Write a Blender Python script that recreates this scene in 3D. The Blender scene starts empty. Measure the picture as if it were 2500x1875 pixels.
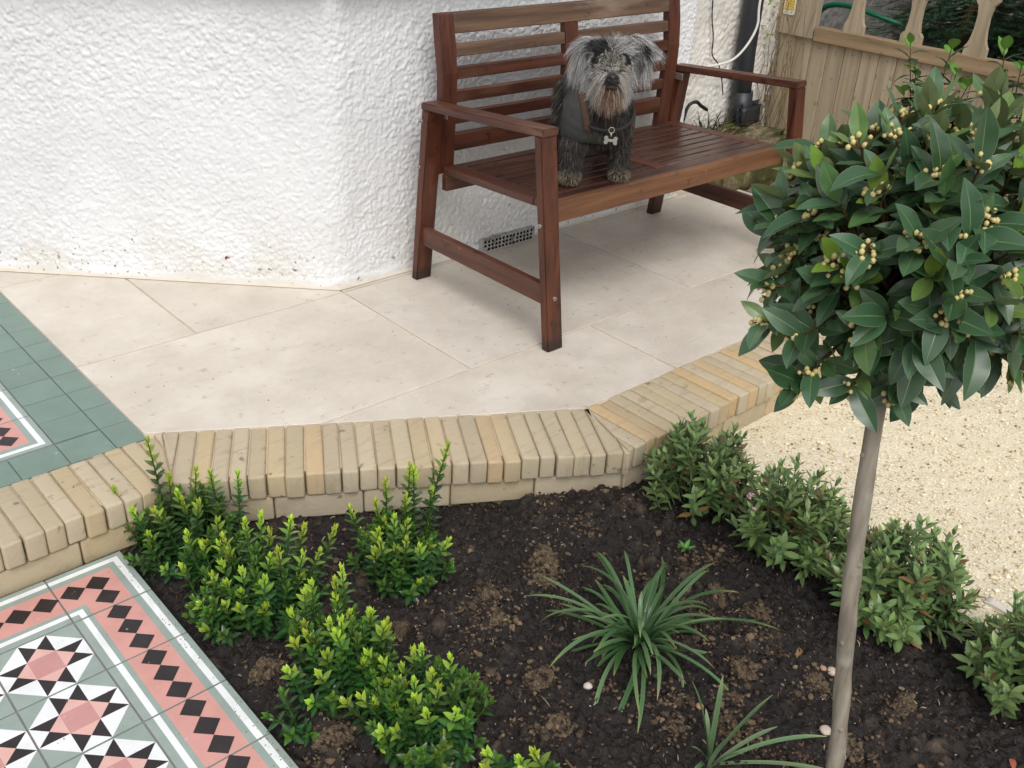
import bpy, bmesh, math, random
import numpy as np
from mathutils import Vector, Matrix, Quaternion

# ------------------------------------------------------------------ camera, sky, sun, exposure
S = bpy.context.scene
COL = S.collection
cam_d = bpy.data.cameras.new("camera")
cam = bpy.data.objects.new("camera", cam_d)
COL.objects.link(cam)
CR = Vector((0.7468, -0.6634, 0.0474)).normalized()
CF = Vector((0.5971, 0.6374, -0.4870)).normalized()
CU = CR.cross(CF).normalized()
CR = CF.cross(CU).normalized()
CAM = Vector((0, 0, 1.27))
cam.matrix_world = Matrix(((CR.x, CU.x, -CF.x, CAM.x), (CR.y, CU.y, -CF.y, CAM.y), (CR.z, CU.z, -CF.z, CAM.z), (0, 0, 0, 1)))
cam_d.sensor_width = 36.0
cam_d.lens = 35.0
cam_d.clip_start = 0.02
cam_d.clip_end = 200
S.camera = cam

SUN_EL, SUN_AZ = 52.0, 236.0          # azimuth measured counter-clockwise from +X towards the sun
W = bpy.data.worlds.new("World")
S.world = W
W.use_nodes = True
wn = W.node_tree
bg = wn.nodes["Background"]
sky = wn.nodes.new("ShaderNodeTexSky")
sky.sky_type = 'NISHITA'
sky.sun_disc = False
sky.sun_elevation = math.radians(SUN_EL)
sky.sun_rotation = math.radians(90 - SUN_AZ)
sky.air_density = 1.0
sky.dust_density = 3.0
hs = wn.nodes.new("ShaderNodeHueSaturation")       # overcast: the cloud layer greys the sky
hs.inputs["Saturation"].default_value = 0.12
wn.links.new(sky.outputs[0], hs.inputs["Color"])
wn.links.new(hs.outputs[0], bg.inputs["Color"])
bg.inputs["Strength"].default_value = 0.13

sun_d = bpy.data.lights.new("sun", 'SUN')
sun_d.energy = 1.1
sun_d.angle = math.radians(35)
sun_d.color = (1.0, 0.965, 0.91)
sun = bpy.data.objects.new("sun", sun_d)
COL.objects.link(sun)
sd = Vector((math.cos(math.radians(SUN_AZ)) * math.cos(math.radians(SUN_EL)),
             math.sin(math.radians(SUN_AZ)) * math.cos(math.radians(SUN_EL)), math.sin(math.radians(SUN_EL))))
sun.rotation_euler = sd.to_track_quat('Z', 'Y').to_euler()
sun.location = (0, 0, 6)

S.view_settings.view_transform = 'Standard'
S.view_settings.look = 'None'
S.view_settings.gamma = 1
S.view_settings.use_curve_mapping = False
S.view_settings.exposure = 0.29

rng = random.Random(7)
nr = np.random.RandomState(11)
SOIL = -0.125

# ------------------------------------------------------------------ helpers
def srgb(r, g, b):
    f = lambda c: (c / 255) / 12.92 if c / 255 <= 0.04045 else ((c / 255 + 0.055) / 1.055) ** 2.4
    return (f(r), f(g), f(b), 1.0)

class Mat:
    def __init__(s, name, rough=0.6, spec=0.5):
        s.m = bpy.data.materials.new(name)
        s.m.use_nodes = True
        s.nt = s.m.node_tree
        s.b = s.nt.nodes["Principled BSDF"]
        s.b.inputs["Roughness"].default_value = rough
        s.b.inputs["Specular IOR Level"].default_value = spec
        s.tc = None
    def n(s, t): return s.nt.nodes.new(t)
    def l(s, a, b): s.nt.links.new(a, b)
    def coord(s, scale=(1, 1, 1), kind="Object", rot=(0, 0, 0), jitter=False):
        if not s.tc: s.tc = s.n("ShaderNodeTexCoord")
        mp = s.n("ShaderNodeMapping")
        mp.inputs["Scale"].default_value = scale
        mp.inputs["Rotation"].default_value = rot
        s.l(s.tc.outputs[kind], mp.inputs["Vector"])
        if jitter:
            oi = s.n("ShaderNodeObjectInfo")
            mm = s.n("ShaderNodeMath"); mm.operation = 'MULTIPLY'; mm.inputs[1].default_value = 37.0
            s.l(oi.outputs["Random"], mm.inputs[0])
            ad = s.n("ShaderNodeVectorMath"); ad.operation = 'ADD'
            s.l(mp.outputs[0], ad.inputs[0]); s.l(mm.outputs[0], ad.inputs[1])
            return ad.outputs[0]
        return mp.outputs[0]
    def noise(s, scale, detail=4, rough=0.55, vec=None, dist=0.0):
        t = s.n("ShaderNodeTexNoise")
        t.inputs["Scale"].default_value = scale
        t.inputs["Detail"].default_value = detail
        t.inputs["Roughness"].default_value = rough
        t.inputs["Distortion"].default_value = dist
        s.l(vec if vec is not None else s.coord(), t.inputs["Vector"])
        return t.outputs[0]
    def voro(s, scale, vec=None, feature='F1', out=0):
        t = s.n("ShaderNodeTexVoronoi"); t.feature = feature
        t.inputs["Scale"].default_value = scale
        s.l(vec if vec is not None else s.coord(), t.inputs["Vector"])
        return t.outputs[out]
    def ramp(s, fac, stops):
        r = s.n("ShaderNodeValToRGB")
        e = r.color_ramp.elements
        while len(e) < len(stops): e.new(0.5)
        for i, (p, c) in enumerate(stops):
            e[i].position = p
            e[i].color = c if len(c) == 4 else (*c, 1)
        s.l(fac, r.inputs[0])
        return r.outputs[0]
    def step(s, fac, a, b, inv=False):
        r = s.n("ShaderNodeMapRange"); r.interpolation_type = 'SMOOTHSTEP'
        r.inputs[1].default_value = a; r.inputs[2].default_value = b
        r.inputs[3].default_value = 1.0 if inv else 0.0; r.inputs[4].default_value = 0.0 if inv else 1.0
        s.l(fac, r.inputs[0])
        return r.outputs[0]
    def mul(s, a, b, op='MULTIPLY'):
        t = s.n("ShaderNodeMath"); t.operation = op
        for i, x in enumerate((a, b)):
            if isinstance(x, (int, float)): t.inputs[i].default_value = x
            else: s.l(x, t.inputs[i])
        return t.outputs[0]
    def mix(s, fac, a, b, mode='MIX'):
        t = s.n("ShaderNodeMix"); t.data_type = 'RGBA'; t.blend_type = mode
        for i, x in ((0, fac), (6, a), (7, b)):
            if isinstance(x, (int, float)): t.inputs[i].default_value = x
            elif isinstance(x, tuple): t.inputs[i].default_value = x
            else: s.l(x, t.inputs[i])
        return t.outputs[2]
    def attr(s, name, out="Color"):
        t = s.n("ShaderNodeAttribute"); t.attribute_name = name
        return t.outputs[out]
    def rand(s):
        return s.n("ShaderNodeObjectInfo").outputs["Random"]
    def xyz(s, vec):
        t = s.n("ShaderNodeSeparateXYZ"); s.l(vec, t.inputs[0]); return t.outputs
    def hsv(s, col, h=None, sat=None, val=None):
        t = s.n("ShaderNodeHueSaturation")
        for k, x in (("Hue", h), ("Saturation", sat), ("Value", val)):
            if x is None: continue
            if isinstance(x, (int, float)): t.inputs[k].default_value = x
            else: s.l(x, t.inputs[k])
        s.l(col, t.inputs["Color"]) if not isinstance(col, tuple) else setattr(t.inputs["Color"], 'default_value', col)
        return t.outputs[0]
    def color(s, x):
        if isinstance(x, tuple): s.b.inputs["Base Color"].default_value = x
        else: s.l(x, s.b.inputs["Base Color"])
        return s
    def rough(s, x): s.l(x, s.b.inputs["Roughness"]); return s
    def bump(s, h, strength=0.5, dist=0.01):
        t = s.n("ShaderNodeBump")
        t.inputs["Strength"].default_value = strength
        t.inputs["Distance"].default_value = dist
        s.l(h, t.inputs["Height"])
        s.l(t.outputs[0], s.b.inputs["Normal"])
        return s

def link(name, me, parent=None, loc=None, rot=None):
    o = bpy.data.objects.new(name, me)
    COL.objects.link(o)
    if parent is not None: o.parent = parent
    if loc is not None: o.location = loc
    if rot is not None: o.rotation_euler = rot
    return o

def tag(o, label=None, cat=None, group=None, kind=None):
    if label: o["label"] = label
    if cat: o["category"] = cat
    if group: o["group"] = group
    if kind: o["kind"] = kind
    return o

def thing(name, label, cat, loc=(0, 0, 0), rot=(0, 0, 0), group=None):
    o = bpy.data.objects.new(name, None)
    COL.objects.link(o)
    o.empty_display_size = 0.05
    o.location = loc
    o.rotation_euler = rot
    return tag(o, label, cat, group)

def mesh(name, verts, faces, mats=(), fm=None, smooth=False, colors=None):
    me = bpy.data.meshes.new(name)
    me.from_pydata([tuple(v) for v in verts], [], faces)
    for m in mats: me.materials.append(m.m if isinstance(m, Mat) else m)
    if fm is not None: me.polygons.foreach_set("material_index", np.asarray(fm, np.int32))
    if smooth: me.polygons.foreach_set("use_smooth", np.ones(len(me.polygons), bool))
    if colors is not None:
        a = me.color_attributes.new("Col", 'FLOAT_COLOR', 'POINT')
        a.data.foreach_set("color", np.asarray(colors, np.float32).ravel())
    me.update()
    return me

def np_mesh(name, V, F, mats=(), smooth=True, colors=None, fm=None):
    """V (n,3), F (m,k) arrays of one polygon size"""
    me = bpy.data.meshes.new(name)
    V = np.ascontiguousarray(V, np.float32); F = np.ascontiguousarray(F, np.int32)
    k = F.shape[1]
    me.vertices.add(len(V)); me.vertices.foreach_set("co", V.ravel())
    me.loops.add(F.size); me.loops.foreach_set("vertex_index", F.ravel())
    me.polygons.add(len(F))
    me.polygons.foreach_set("loop_start", np.arange(0, F.size, k, dtype=np.int32))
    me.polygons.foreach_set("use_smooth", np.full(len(F), smooth, bool))
    for m in mats: me.materials.append(m.m if isinstance(m, Mat) else m)
    if fm is not None: me.polygons.foreach_set("material_index", np.asarray(fm, np.int32))
    me.update(calc_edges=True)
    if colors is not None:
        a = me.color_attributes.new("Col", 'FLOAT_COLOR', 'POINT')
        a.data.foreach_set("color", np.ascontiguousarray(colors, np.float32).ravel())
    me.validate()
    return me

def from_bm(name, bm, mats=(), smooth=False):
    bmesh.ops.recalc_face_normals(bm, faces=bm.faces)
    me = bpy.data.meshes.new(name)
    bm.to_mesh(me); bm.free()
    for m in mats: me.materials.append(m.m if isinstance(m, Mat) else m)
    if smooth: me.polygons.foreach_set("use_smooth", np.ones(len(me.polygons), bool))
    return me

def prism(bm, poly, z0, z1, bevel=0.0, seg=2, jit=0.0):
    """extrude a 2-D polygon from z0 up to z1; bevel all edges"""
    vs = [bm.verts.new((p[0], p[1], z0)) for p in poly]
    vt = [bm.verts.new((p[0], p[1], z1 + rng.uniform(-jit, jit))) for p in poly]
    n = len(poly)
    fs = [bm.faces.new(vs[::-1]), bm.faces.new(vt)]
    for i in range(n): fs.append(bm.faces.new((vs[i], vs[(i + 1) % n], vt[(i + 1) % n], vt[i])))
    if bevel:
        es = list({e for f in fs for e in f.edges})
        bmesh.ops.bevel(bm, geom=es, offset=bevel, segments=seg, affect='EDGES', profile=0.6)

def hexa(bm, c8, bevel=0.002, seg=1):
    """box from 8 corners: 4 bottom (ccw), 4 top"""
    v = [bm.verts.new(c) for c in c8]
    fs = [bm.faces.new([v[i] for i in q]) for q in ((3, 2, 1, 0), (4, 5, 6, 7), (0, 1, 5, 4), (1, 2, 6, 5), (2, 3, 7, 6), (3, 0, 4, 7))]
    if bevel:
        es = list({e for f in fs for e in f.edges})
        bmesh.ops.bevel(bm, geom=es, offset=bevel, segments=seg, affect='EDGES')

def boxbm(x0, x1, y0, y1, z0, z1, bevel=0.002, seg=1):
    bm = bmesh.new()
    hexa(bm, [(x0, y0, z0), (x1, y0, z0), (x1, y1, z0), (x0, y1, z0), (x0, y0, z1), (x1, y0, z1), (x1, y1, z1), (x0, y1, z1)], bevel, seg)
    return bm

def tube(bm, pts, radii, n=6, cap=True, mat=0):
    pts = [Vector(p) for p in pts]
    if not hasattr(radii, '__len__'): radii = [radii] * len(pts)
    rings = []
    prev = None
    for i, p in enumerate(pts):
        d = (pts[min(i + 1, len(pts) - 1)] - pts[max(i - 1, 0)]).normalized()
        if prev is None:
            a = d.orthogonal().normalized()
        else:
            a = (prev - d * prev.dot(d)).normalized()
        prev = a
        b = d.cross(a)
        rings.append([bm.verts.new(p + (a * math.cos(2 * math.pi * k / n) + b * math.sin(2 * math.pi * k / n)) * radii[i]) for k in range(n)])
    for i in range(len(rings) - 1):
        for k in range(n):
            f = bm.faces.new((rings[i][k], rings[i][(k + 1) % n], rings[i + 1][(k + 1) % n], rings[i + 1][k]))
            f.smooth = True; f.material_index = mat
    if cap:
        for f in (bm.faces.new(rings[0][::-1]), bm.faces.new(rings[-1])): f.material_index = mat
    return rings

def spline(pts, n):
    """Catmull-Rom through pts, n samples"""
    P = [np.array(p, float) for p in pts]
    P = [2 * P[0] - P[1]] + P + [2 * P[-1] - P[-2]]
    out = []
    m = len(P) - 3
    for t in np.linspace(0, m - 1e-6, n):
        i = int(t); u = t - i
        a, b, c, d = P[i:i + 4]
        out.append(0.5 * (2 * b + (c - a) * u + (2 * a - 5 * b + 4 * c - d) * u * u + (3 * b - a - 3 * c + d) * u ** 3))
    return out

# lattice value noise
def _h(ix, iy, seed):
    n = (ix.astype(np.int64) * 374761393 + iy.astype(np.int64) * 668265263 + seed * 974634777) & 0x7fffffff
    n = ((n ^ (n >> 13)) * 1274126177) & 0x7fffffff
    return ((n ^ (n >> 16)) & 0xffff) / 65535.0
def vnoise(x, y, seed=0):
    ix = np.floor(x); iy = np.floor(y)
    fx = x - ix; fy = y - iy
    fx = fx * fx * (3 - 2 * fx); fy = fy * fy * (3 - 2 * fy)
    ix = ix.astype(np.int64); iy = iy.astype(np.int64)
    a = _h(ix, iy, seed); b = _h(ix + 1, iy, seed); c = _h(ix, iy + 1, seed); d = _h(ix + 1, iy + 1, seed)
    return (a * (1 - fx) + b * fx) * (1 - fy) + (c * (1 - fx) + d * fx) * fy
def fbm(x, y, octv=4, seed=0, gain=0.5):
    s = 0; a = 1; t = 0
    for o in range(octv):
        s = s + a * vnoise(x * 2 ** o, y * 2 ** o, seed + o * 17); t += a; a *= gain
    return s / t - 0.5

def grid_faces(nu, nv):
    i = np.arange(nu * nv).reshape(nu, nv)
    return np.stack([i[:-1, :-1], i[1:, :-1], i[1:, 1:], i[:-1, 1:]], -1).reshape(-1, 4)

def stamp_lumps(Hm, step, n, rmin, rmax, hmin, hmax, seed):
    """max-blend n elliptical domes into the height map"""
    r = np.random.RandomState(seed)
    nu, nv = Hm.shape
    for q in range(n):
        cu, cv = r.uniform(0, nu), r.uniform(0, nv)
        ra = r.uniform(rmin, rmax) / step; rb = ra * r.uniform(0.55, 1.0); an = r.uniform(0, 3.14)
        hh = r.uniform(hmin, hmax) * (0.5 + 0.5 * ra * step / rmax)
        k = int(ra) + 1
        u0, u1, v0, v1 = max(0, int(cu) - k), min(nu, int(cu) + k + 2), max(0, int(cv) - k), min(nv, int(cv) + k + 2)
        if u1 <= u0 or v1 <= v0: continue
        U, V = np.meshgrid(np.arange(u0, u1) - cu, np.arange(v0, v1) - cv, indexing='ij')
        c, s = math.cos(an), math.sin(an)
        d = ((U * c + V * s) / ra) ** 2 + ((-U * s + V * c) / rb) ** 2
        dome = hh * np.sqrt(np.clip(1 - d, 0, 1))
        Hm[u0:u1, v0:v1] = np.maximum(Hm[u0:u1, v0:v1], dome)
    return Hm

# ------------------------------------------------------------------ materials
def M_roughcast(name, tint, dirt, grime=0.0):
    m = Mat(name, 0.55, 0.35)
    n1 = m.noise(3.0, 4); n2 = m.noise(60, 3)
    c = m.mix(m.step(n1, 0.35, 0.7), srgb(*tint), srgb(*[t - 9 for t in tint]))
    c = m.mix(m.mul(m.step(n2, 0.5, 0.75), 0.25), c, srgb(205, 203, 196))
    z = m.xyz(m.coord())[2]
    low = m.step(z, 0.0, 0.32, inv=True)
    # chips where the paint has come off: rare, more of them low down
    ch = m.noise(62, 3, 0.6)
    thr = m.mul(m.mul(low, 0.13), 0.775, 'SUBTRACT')
    thr = m.mul(0.775, m.mul(low, dirt), 'SUBTRACT')
    df = m.mul(ch, thr, 'SUBTRACT')
    chip = m.step(df, 0.0, 0.02)
    c = m.mix(m.mul(m.mul(low, m.step(n1, 0.4, 0.6)), 0.45), c, srgb(214, 208, 194))
    if grime:
        c = m.mix(m.mul(m.step(m.noise(5, 5), 0.42, 0.7), grime), c, srgb(158, 148, 134))
    c = m.mix(m.mul(chip, .85), c, srgb(112, 106, 96))
    m.color(c)
    m.bump(m.noise(140, 3), 0.35, 0.003)
    return m
m_wall = M_roughcast("white_roughcast_paint", (228, 229, 231), 0.135)
m_wall_old = M_roughcast("weathered_roughcast_paint", (232, 228, 222), 0.13, 0.35)
m_wall_grey = M_roughcast("grey_roughcast", (150, 148, 146), 0.05, 0.5)

def M_slab():
    m = Mat("limestone_paving", 0.42, 0.35)
    v = m.coord((1, 1, 1), jitter=True)
    v2 = m.coord((1.2, 6, 1), jitter=True, rot=(0, 0, 0.12))
    a = m.noise(4.5, 6, 0.65, v); b = m.noise(7, 6, 0.7, v2); c3 = m.noise(60, 4, 0.6, v); sp = m.noise(120, 2, 0.5, v)
    c = m.ramp(a, [(0.28, srgb(186, 176, 162)), (0.5, srgb(200, 190, 176)), (0.72, srgb(213, 205, 193))])
    c = m.mix(m.mul(m.step(b, 0.52, 0.75), 0.3), c, srgb(172, 161, 146))
    c = m.mix(m.mul(m.step(c3, 0.55, 0.75), 0.35), c, srgb(214, 208, 197))
    c = m.mix(m.mul(m.step(m.noise(38, 3, 0.6, v), 0.62, 0.72), 0.5), c, srgb(156, 143, 126))
    c = m.mix(m.mul(m.step(sp, 0.78, 0.82), 0.6), c, srgb(120, 108, 96))
    c = m.hsv(c, None, 0.88, m.mul(m.mul(m.rand(), 0.11), .98, 'ADD'))
    m.color(c)
    m.rough(m.mul(m.mul(a, 0.25), 0.34, 'ADD'))
    m.bump(m.mix(0.5, c3, a), 0.12, 0.004)
    return m
m_slab = M_slab()
m_grout = Mat("beige_grout", 0.9, 0.2)
m_grout.color(m_grout.mix(m_grout.noise(30), srgb(196, 176, 150), srgb(220, 205, 184))).bump(m_grout.noise(200), .4, .002)
m_pgrout = Mat("grey_tile_grout", 0.85, 0.2)
m_pgrout.color(m_pgrout.mix(m_pgrout.noise(40), srgb(132, 125, 124), srgb(156, 149, 147)))

def M_sett():
    m = Mat("tumbled_sandstone", 0.72, 0.25)
    v = m.coord(jitter=True)
    a = m.noise(9, 5, 0.6, v); g = m.noise(14, 4, 0.6, m.coord((1, 5, 1), jitter=True, rot=(0.3, 0.2, 0.6)))
    base = m.ramp(m.rand(), [(0.0, srgb(180, 162, 126)), (0.2, srgb(190, 177, 152)), (0.42, srgb(176, 163, 138)), (0.6, srgb(190, 171, 134)), (0.78, srgb(182, 171, 152)), (0.9, srgb(194, 167, 124)), (1.0, srgb(170, 155, 130))])
    c = m.mix(m.mul(m.step(a, 0.35, 0.7), 0.4), base, srgb(176, 162, 136))
    c = m.mix(m.mul(m.step(g, 0.5, 0.75), 0.45), c, srgb(150, 137, 116))
    c = m.mix(m.mul(m.step(m.noise(22, 4, .6, v), 0.64, 0.72), 0.5), c, srgb(140, 122, 96))
    c = m.mix(m.mul(m.step(m.noise(55, 2, .5, v), 0.72, 0.76), 0.7), c, srgb(98, 84, 66))
    c = m.mix(m.mul(m.step(m.noise(16, 2, .5, v), 0.70, 0.74), 0.6), c, srgb(88, 74, 58))
    c = m.hsv(c, .498, .98, 1.05)
    m.color(c)
    m.bump(m.mix(0.5, m.noise(90, 4, .7, v), g), 0.6, 0.006)
    return m
m_sett = M_sett()
m_mortar = Mat("dark_kerb_bedding", 0.95, 0.1)
m_mortar.color(m_mortar.mix(m_mortar.noise(30), srgb(128, 110, 86), srgb(166, 146, 116)))

def M_tile(name, col, var=6, rough=0.38):
    m = Mat(name, rough, 0.4)
    v = m.coord(jitter=True)
    a = m.noise(14, 5, 0.6, v); b = m.noise(70, 3, 0.6, v)
    c = m.mix(m.step(a, 0.3, 0.72), srgb(*[max(0, x - var) for x in col]), srgb(*[min(255, x + var) for x in col]))
    c = m.mix(m.mul(m.step(b, 0.62, 0.74), 0.22), c, srgb(*[max(0, int(x * 0.8)) for x in col]))
    c = m.mix(m.mul(m.step(m.noise(45, 2, .5, v), 0.73, 0.76), 0.4), c, srgb(206, 202, 196))
    m.color(c)
    m.rough(m.mul(m.mul(a, 0.3), rough - 0.12, 'ADD'))
    m.bump(b, 0.05, 0.002)
    return m
t_green = M_tile("printed_sage", (150, 164, 158))
t_white = M_tile("printed_white", (235, 237, 239), 9)
t_pink = M_tile("printed_pink", (209, 154, 146), 5)
t_pink_l = M_tile("printed_pale_pink", (222, 178, 170), 5)
t_pink_d = M_tile("printed_rose", (200, 146, 144), 5)
t_black = M_tile("printed_black", (46, 40, 42), 7)
t_field = M_tile("green_glazed_tile", (116, 137, 128), 5, 0.34)
TM = [t_green, t_white, t_pink, t_pink_l, t_pink_d, t_black]

def M_wood(name, dark, mid, light, wear, axis=0, rough=0.42, scale=1.0, damp=False):
    m = Mat(name, rough, 0.5)
    sc = [40 * scale, 40 * scale, 40 * scale]; sc[axis] = 2.2 * scale
    v = m.coord(tuple(sc), jitter=True)
    g = m.noise(1.0, 6, 0.65, v, 0.4)
    sc2 = [12.0 * scale] * 3; sc2[axis] = 2.5 * scale
    w = m.noise(1.0, 5, 0.6, m.coord(tuple(sc2), jitter=True))
    c = m.ramp(g, [(0.25, srgb(*dark)), (0.5, srgb(*mid)), (0.78, srgb(*light))])
    c = m.mix(m.mul(m.step(w, 0.56, 0.74), 0.75), c, srgb(*wear))
    v3 = m.coord((1, 1, 1), jitter=True)
    c = m.mix(m.mul(m.step(m.noise(26, 4, .6, v3), 0.6, 0.7), 0.7), c, srgb(*dark))
    c = m.mix(m.mul(m.step(m.noise(75, 2, .5, v3), 0.77, 0.8), 0.5), c, srgb(190, 150, 118))
    if damp:      # water-stained end grain at the feet
        zz = m.mul(m.xyz(m.coord())[2], m.mul(m.noise(40, 3), .05), 'SUBTRACT')
        c = m.mix(m.mul(m.step(zz, -.01, .035, inv=True), .8), c, srgb(30, 20, 16))
    m.color(c)
    m.rough(m.mul(m.mul(w, 0.35), rough - 0.15, 'ADD'))
    m.bump(g, 0.25, 0.002)
    return m
BD, BM_, BL = (38, 20, 14), (74, 40, 28), (102, 60, 42)
m_bx = M_wood("stained_wood_along_x", BD, BM_, BL, (104, 76, 56), 0)
m_by = M_wood("stained_wood_along_y", BD, (84, 49, 37), BL, (124, 92, 74), 1)
m_bz = M_wood("stained_wood_upright", BD, (82, 42, 27), (110, 59, 38), (64, 33, 23), 2, damp=True)
m_bworn = M_wood("weathered_rail_wood", (58, 42, 33), (94, 70, 54), (126, 98, 76), (138, 122, 106), 0, 0.55)
m_bfront = M_wood("pale_front_rail_wood", (66, 39, 24), (104, 68, 45), (134, 94, 62), (146, 110, 78), 0, 0.5)  # paler brown than the rest of the seat
m_bseat = M_wood("wet_sheen_seat_wood", (38, 22, 17), (68, 43, 34), (92, 64, 52), (118, 96, 84), 0, 0.28)  # grey sheen of the wet seat is put into the colour
m_fence = M_wood("weathered_fence_wood", (128, 114, 92), (166, 150, 126), (190, 176, 152), (158, 147, 130), 2, 0.8, 0.6)
m_rail = M_wood("weathered_fence_rail_wood", (104, 86, 64), (144, 122, 94), (170, 148, 118), (126, 108, 86), 1, 0.8, 0.6)
m_steel = Mat("zinc_bolt", 0.35, 0.5); m_steel.color(srgb(190, 186, 178)); m_steel.b.inputs["Metallic"].default_value = 0.85
m_steel_d = Mat("bolt_socket", 0.6, 0.3); m_steel_d.color(srgb(40, 36, 32))

def M_soil():
    m = Mat("compost_soil", 0.62, 0.45)
    v = m.coord()
    a = m.noise(7, 5, 0.6, v); b = m.noise(120, 4, 0.7, v); c3 = m.noise(32, 5, 0.65, v)
    h = m.attr("Col")
    c = m.ramp(b, [(0.3, srgb(17, 13, 13)), (0.55, srgb(34, 28, 26)), (0.75, srgb(60, 50, 44))])
    cl = m.ramp(c3, [(0.35, srgb(70, 58, 46)), (0.6, srgb(104, 88, 70)), (0.8, srgb(128, 110, 88))])
    c = m.mix(m.mul(m.xyz(h)[0], 0.85), c, cl)
    c = m.mix(m.mul(m.step(m.noise(210, 1, .5, v), 0.79, 0.81), 0.8), c, srgb(176, 168, 156))
    m.color(c)
    m.bump(m.mix(0.5, b, c3), 1.0, 0.012)
    return m
m_soil = M_soil()
def M_clod():
    m = Mat("clay_clod", 0.92, 0.2)      # meshes are unit-sized, so the scales are per clod
    v = m.coord(jitter=True)
    b = m.noise(3.4, 6, 0.75, v)
    c = m.ramp(b, [(0.34, srgb(52, 42, 35)), (0.46, srgb(116, 99, 80)), (0.60, srgb(152, 134, 110)), (0.74, srgb(178, 162, 138))])
    c = m.mix(m.step(m.noise(9, 1, .5, v), 0.72, 0.75), c, srgb(206, 196, 182))
    c = m.mix(m.mul(m.step(m.noise(1.8, 4, .65, v), .52, .62), .85), c, srgb(38, 30, 27))
    m.color(c)
    m.bump(m.noise(7, 4, .7, v), 1.0, 0.012)
    return m
m_clod = M_clod()
m_mulch = Mat("bark_fibre", 0.8, 0.3)
m_mulch.color(m_mulch.mix(0.0, m_mulch.attr("Col"), (0, 0, 0, 1)))
m_peb = Mat("pebble_stone", 0.6, 0.4)
m_peb.color(m_peb.ramp(m_peb.rand(), [(0, srgb(196, 186, 172)), (0.4, srgb(170, 128, 94)), (0.7, srgb(210, 204, 196)), (1, srgb(150, 130, 108))])).bump(m_peb.noise(90), .3, .003)

def M_gravel():
    m = Mat("sandy_hoggin", 0.9, 0.2)
    v = m.coord()
    vo = m.voro(150, v); b = m.noise(170, 4, 0.7, v); a = m.noise(2.2, 4, 0.55, v); mid = m.noise(14, 4, .6, v)
    c = m.ramp(b, [(0.30, srgb(158, 142, 114)), (0.40, srgb(214, 201, 174)), (0.58, srgb(230, 220, 197)), (0.75, srgb(240, 234, 218))])
    # shade of the little gaps between grains, painted into the colour in patches
    dk = m.step(m.noise(105, 3, .6, v, 0.8), 0.60, 0.67)
    c = m.mix(m.mul(m.mul(dk, m.step(mid, 0.4, 0.62)), 0.8), c, srgb(104, 86, 58))
    c = m.mix(m.mul(m.step(a, 0.42, 0.62), 0.4), c, srgb(230, 218, 190))
    m.color(c)
    m.bump(m.mix(0.5, b, vo), 0.7, 0.006)
    return m
m_gravel = M_gravel()
m_stone = Mat("gravel_grain", 0.85, 0.25)
m_stone.color(m_stone.mix(0.0, m_stone.attr("Col"), (0, 0, 0, 1)))

def M_leaf(name, rough=0.35, trans=0.12, back=None, spec=0.5, bright=1.0):
    m = Mat(name, rough, spec)
    c = m.attr("Col")
    c = m.hsv(c, m.mul(m.mul(m.rand(), 0.03), 0.485, 'ADD'), 1.0, m.mul(m.mul(m.rand(), 0.3 * bright), 0.86 * bright, 'ADD'))
    if back:
        g = m.n("ShaderNodeNewGeometry")
        c = m.mix(g.outputs["Backfacing"], c, back)
    m.color(c)
    tr = m.n("ShaderNodeBsdfTranslucent"); m.l(c, tr.inputs[0])
    mx = m.n("ShaderNodeMixShader"); mx.inputs[0].default_value = trans
    out = [n for n in m.nt.nodes if n.type == 'OUTPUT_MATERIAL'][0]
    m.l(m.b.outputs[0], mx.inputs[1]); m.l(tr.outputs[0], mx.inputs[2]); m.l(mx.outputs[0], out.inputs[0])
    return m
m_bay = M_leaf("bay_leaf", 0.36, 0.10, srgb(122, 138, 92), 0.75)
m_eu = M_leaf("evergreen_leaf", 0.26, 0.15)
m_hebe = M_leaf("shrub_leaf", 0.33, 0.12, srgb(116, 134, 98))
m_strap = M_leaf("strap_leaf", 0.32, 0.12)
m_fir = M_leaf("fir_needle", 0.5, 0.05)
m_cam = M_leaf("glossy_leaf", 0.25, 0.12)
m_bark = Mat("smooth_grey_bark", 0.75, 0.25)
_b1 = m_bark.noise(1.0, 5, .6, m_bark.coord((60, 60, 9))); _b2 = m_bark.noise(14, 4, .6)
m_bark.color(m_bark.mix(m_bark.mul(m_bark.step(_b2, .55, .7), .6), m_bark.ramp(_b1, [(.25, srgb(102, 95, 83)), (.5, srgb(140, 132, 118)), (.75, srgb(164, 157, 144))]), srgb(164, 160, 150))).bump(_b1, .35, .003)
m_twig = Mat("green_brown_twig", 0.6, 0.3); m_twig.color(m_twig.mix(m_twig.noise(30), srgb(74, 68, 38), srgb(104, 74, 48)))
m_stem = Mat("green_stem", 0.5, 0.3); m_stem.color(srgb(70, 88, 40))
m_bud = Mat("cream_flower_bud", 0.45, 0.4)
m_bud.color(m_bud.mix(m_bud.noise(90), srgb(196, 178, 112), srgb(224, 210, 150)))
m_budstalk = Mat("red_brown_bud_stalk", 0.6, 0.3); m_budstalk.color(srgb(112, 66, 36))
m_vine = Mat("dry_vine_stem", 0.85, 0.15); m_vine.color(m_vine.mix(m_vine.noise(20), srgb(104, 88, 60), srgb(146, 130, 100)))

# ------------------------------------------------------------------ large structure: ground, soil, gravel
def ground_sheet():
    V = [(-20, -20, -0.30), (40, -20, -0.30), (40, 40, -0.30), (-20, 40, -0.30)]
    o = link("ground", mesh("ground", V, [(0, 1, 2, 3)], [m_soil]))
    tag(o, kind="structure")
ground_sheet()

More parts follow.
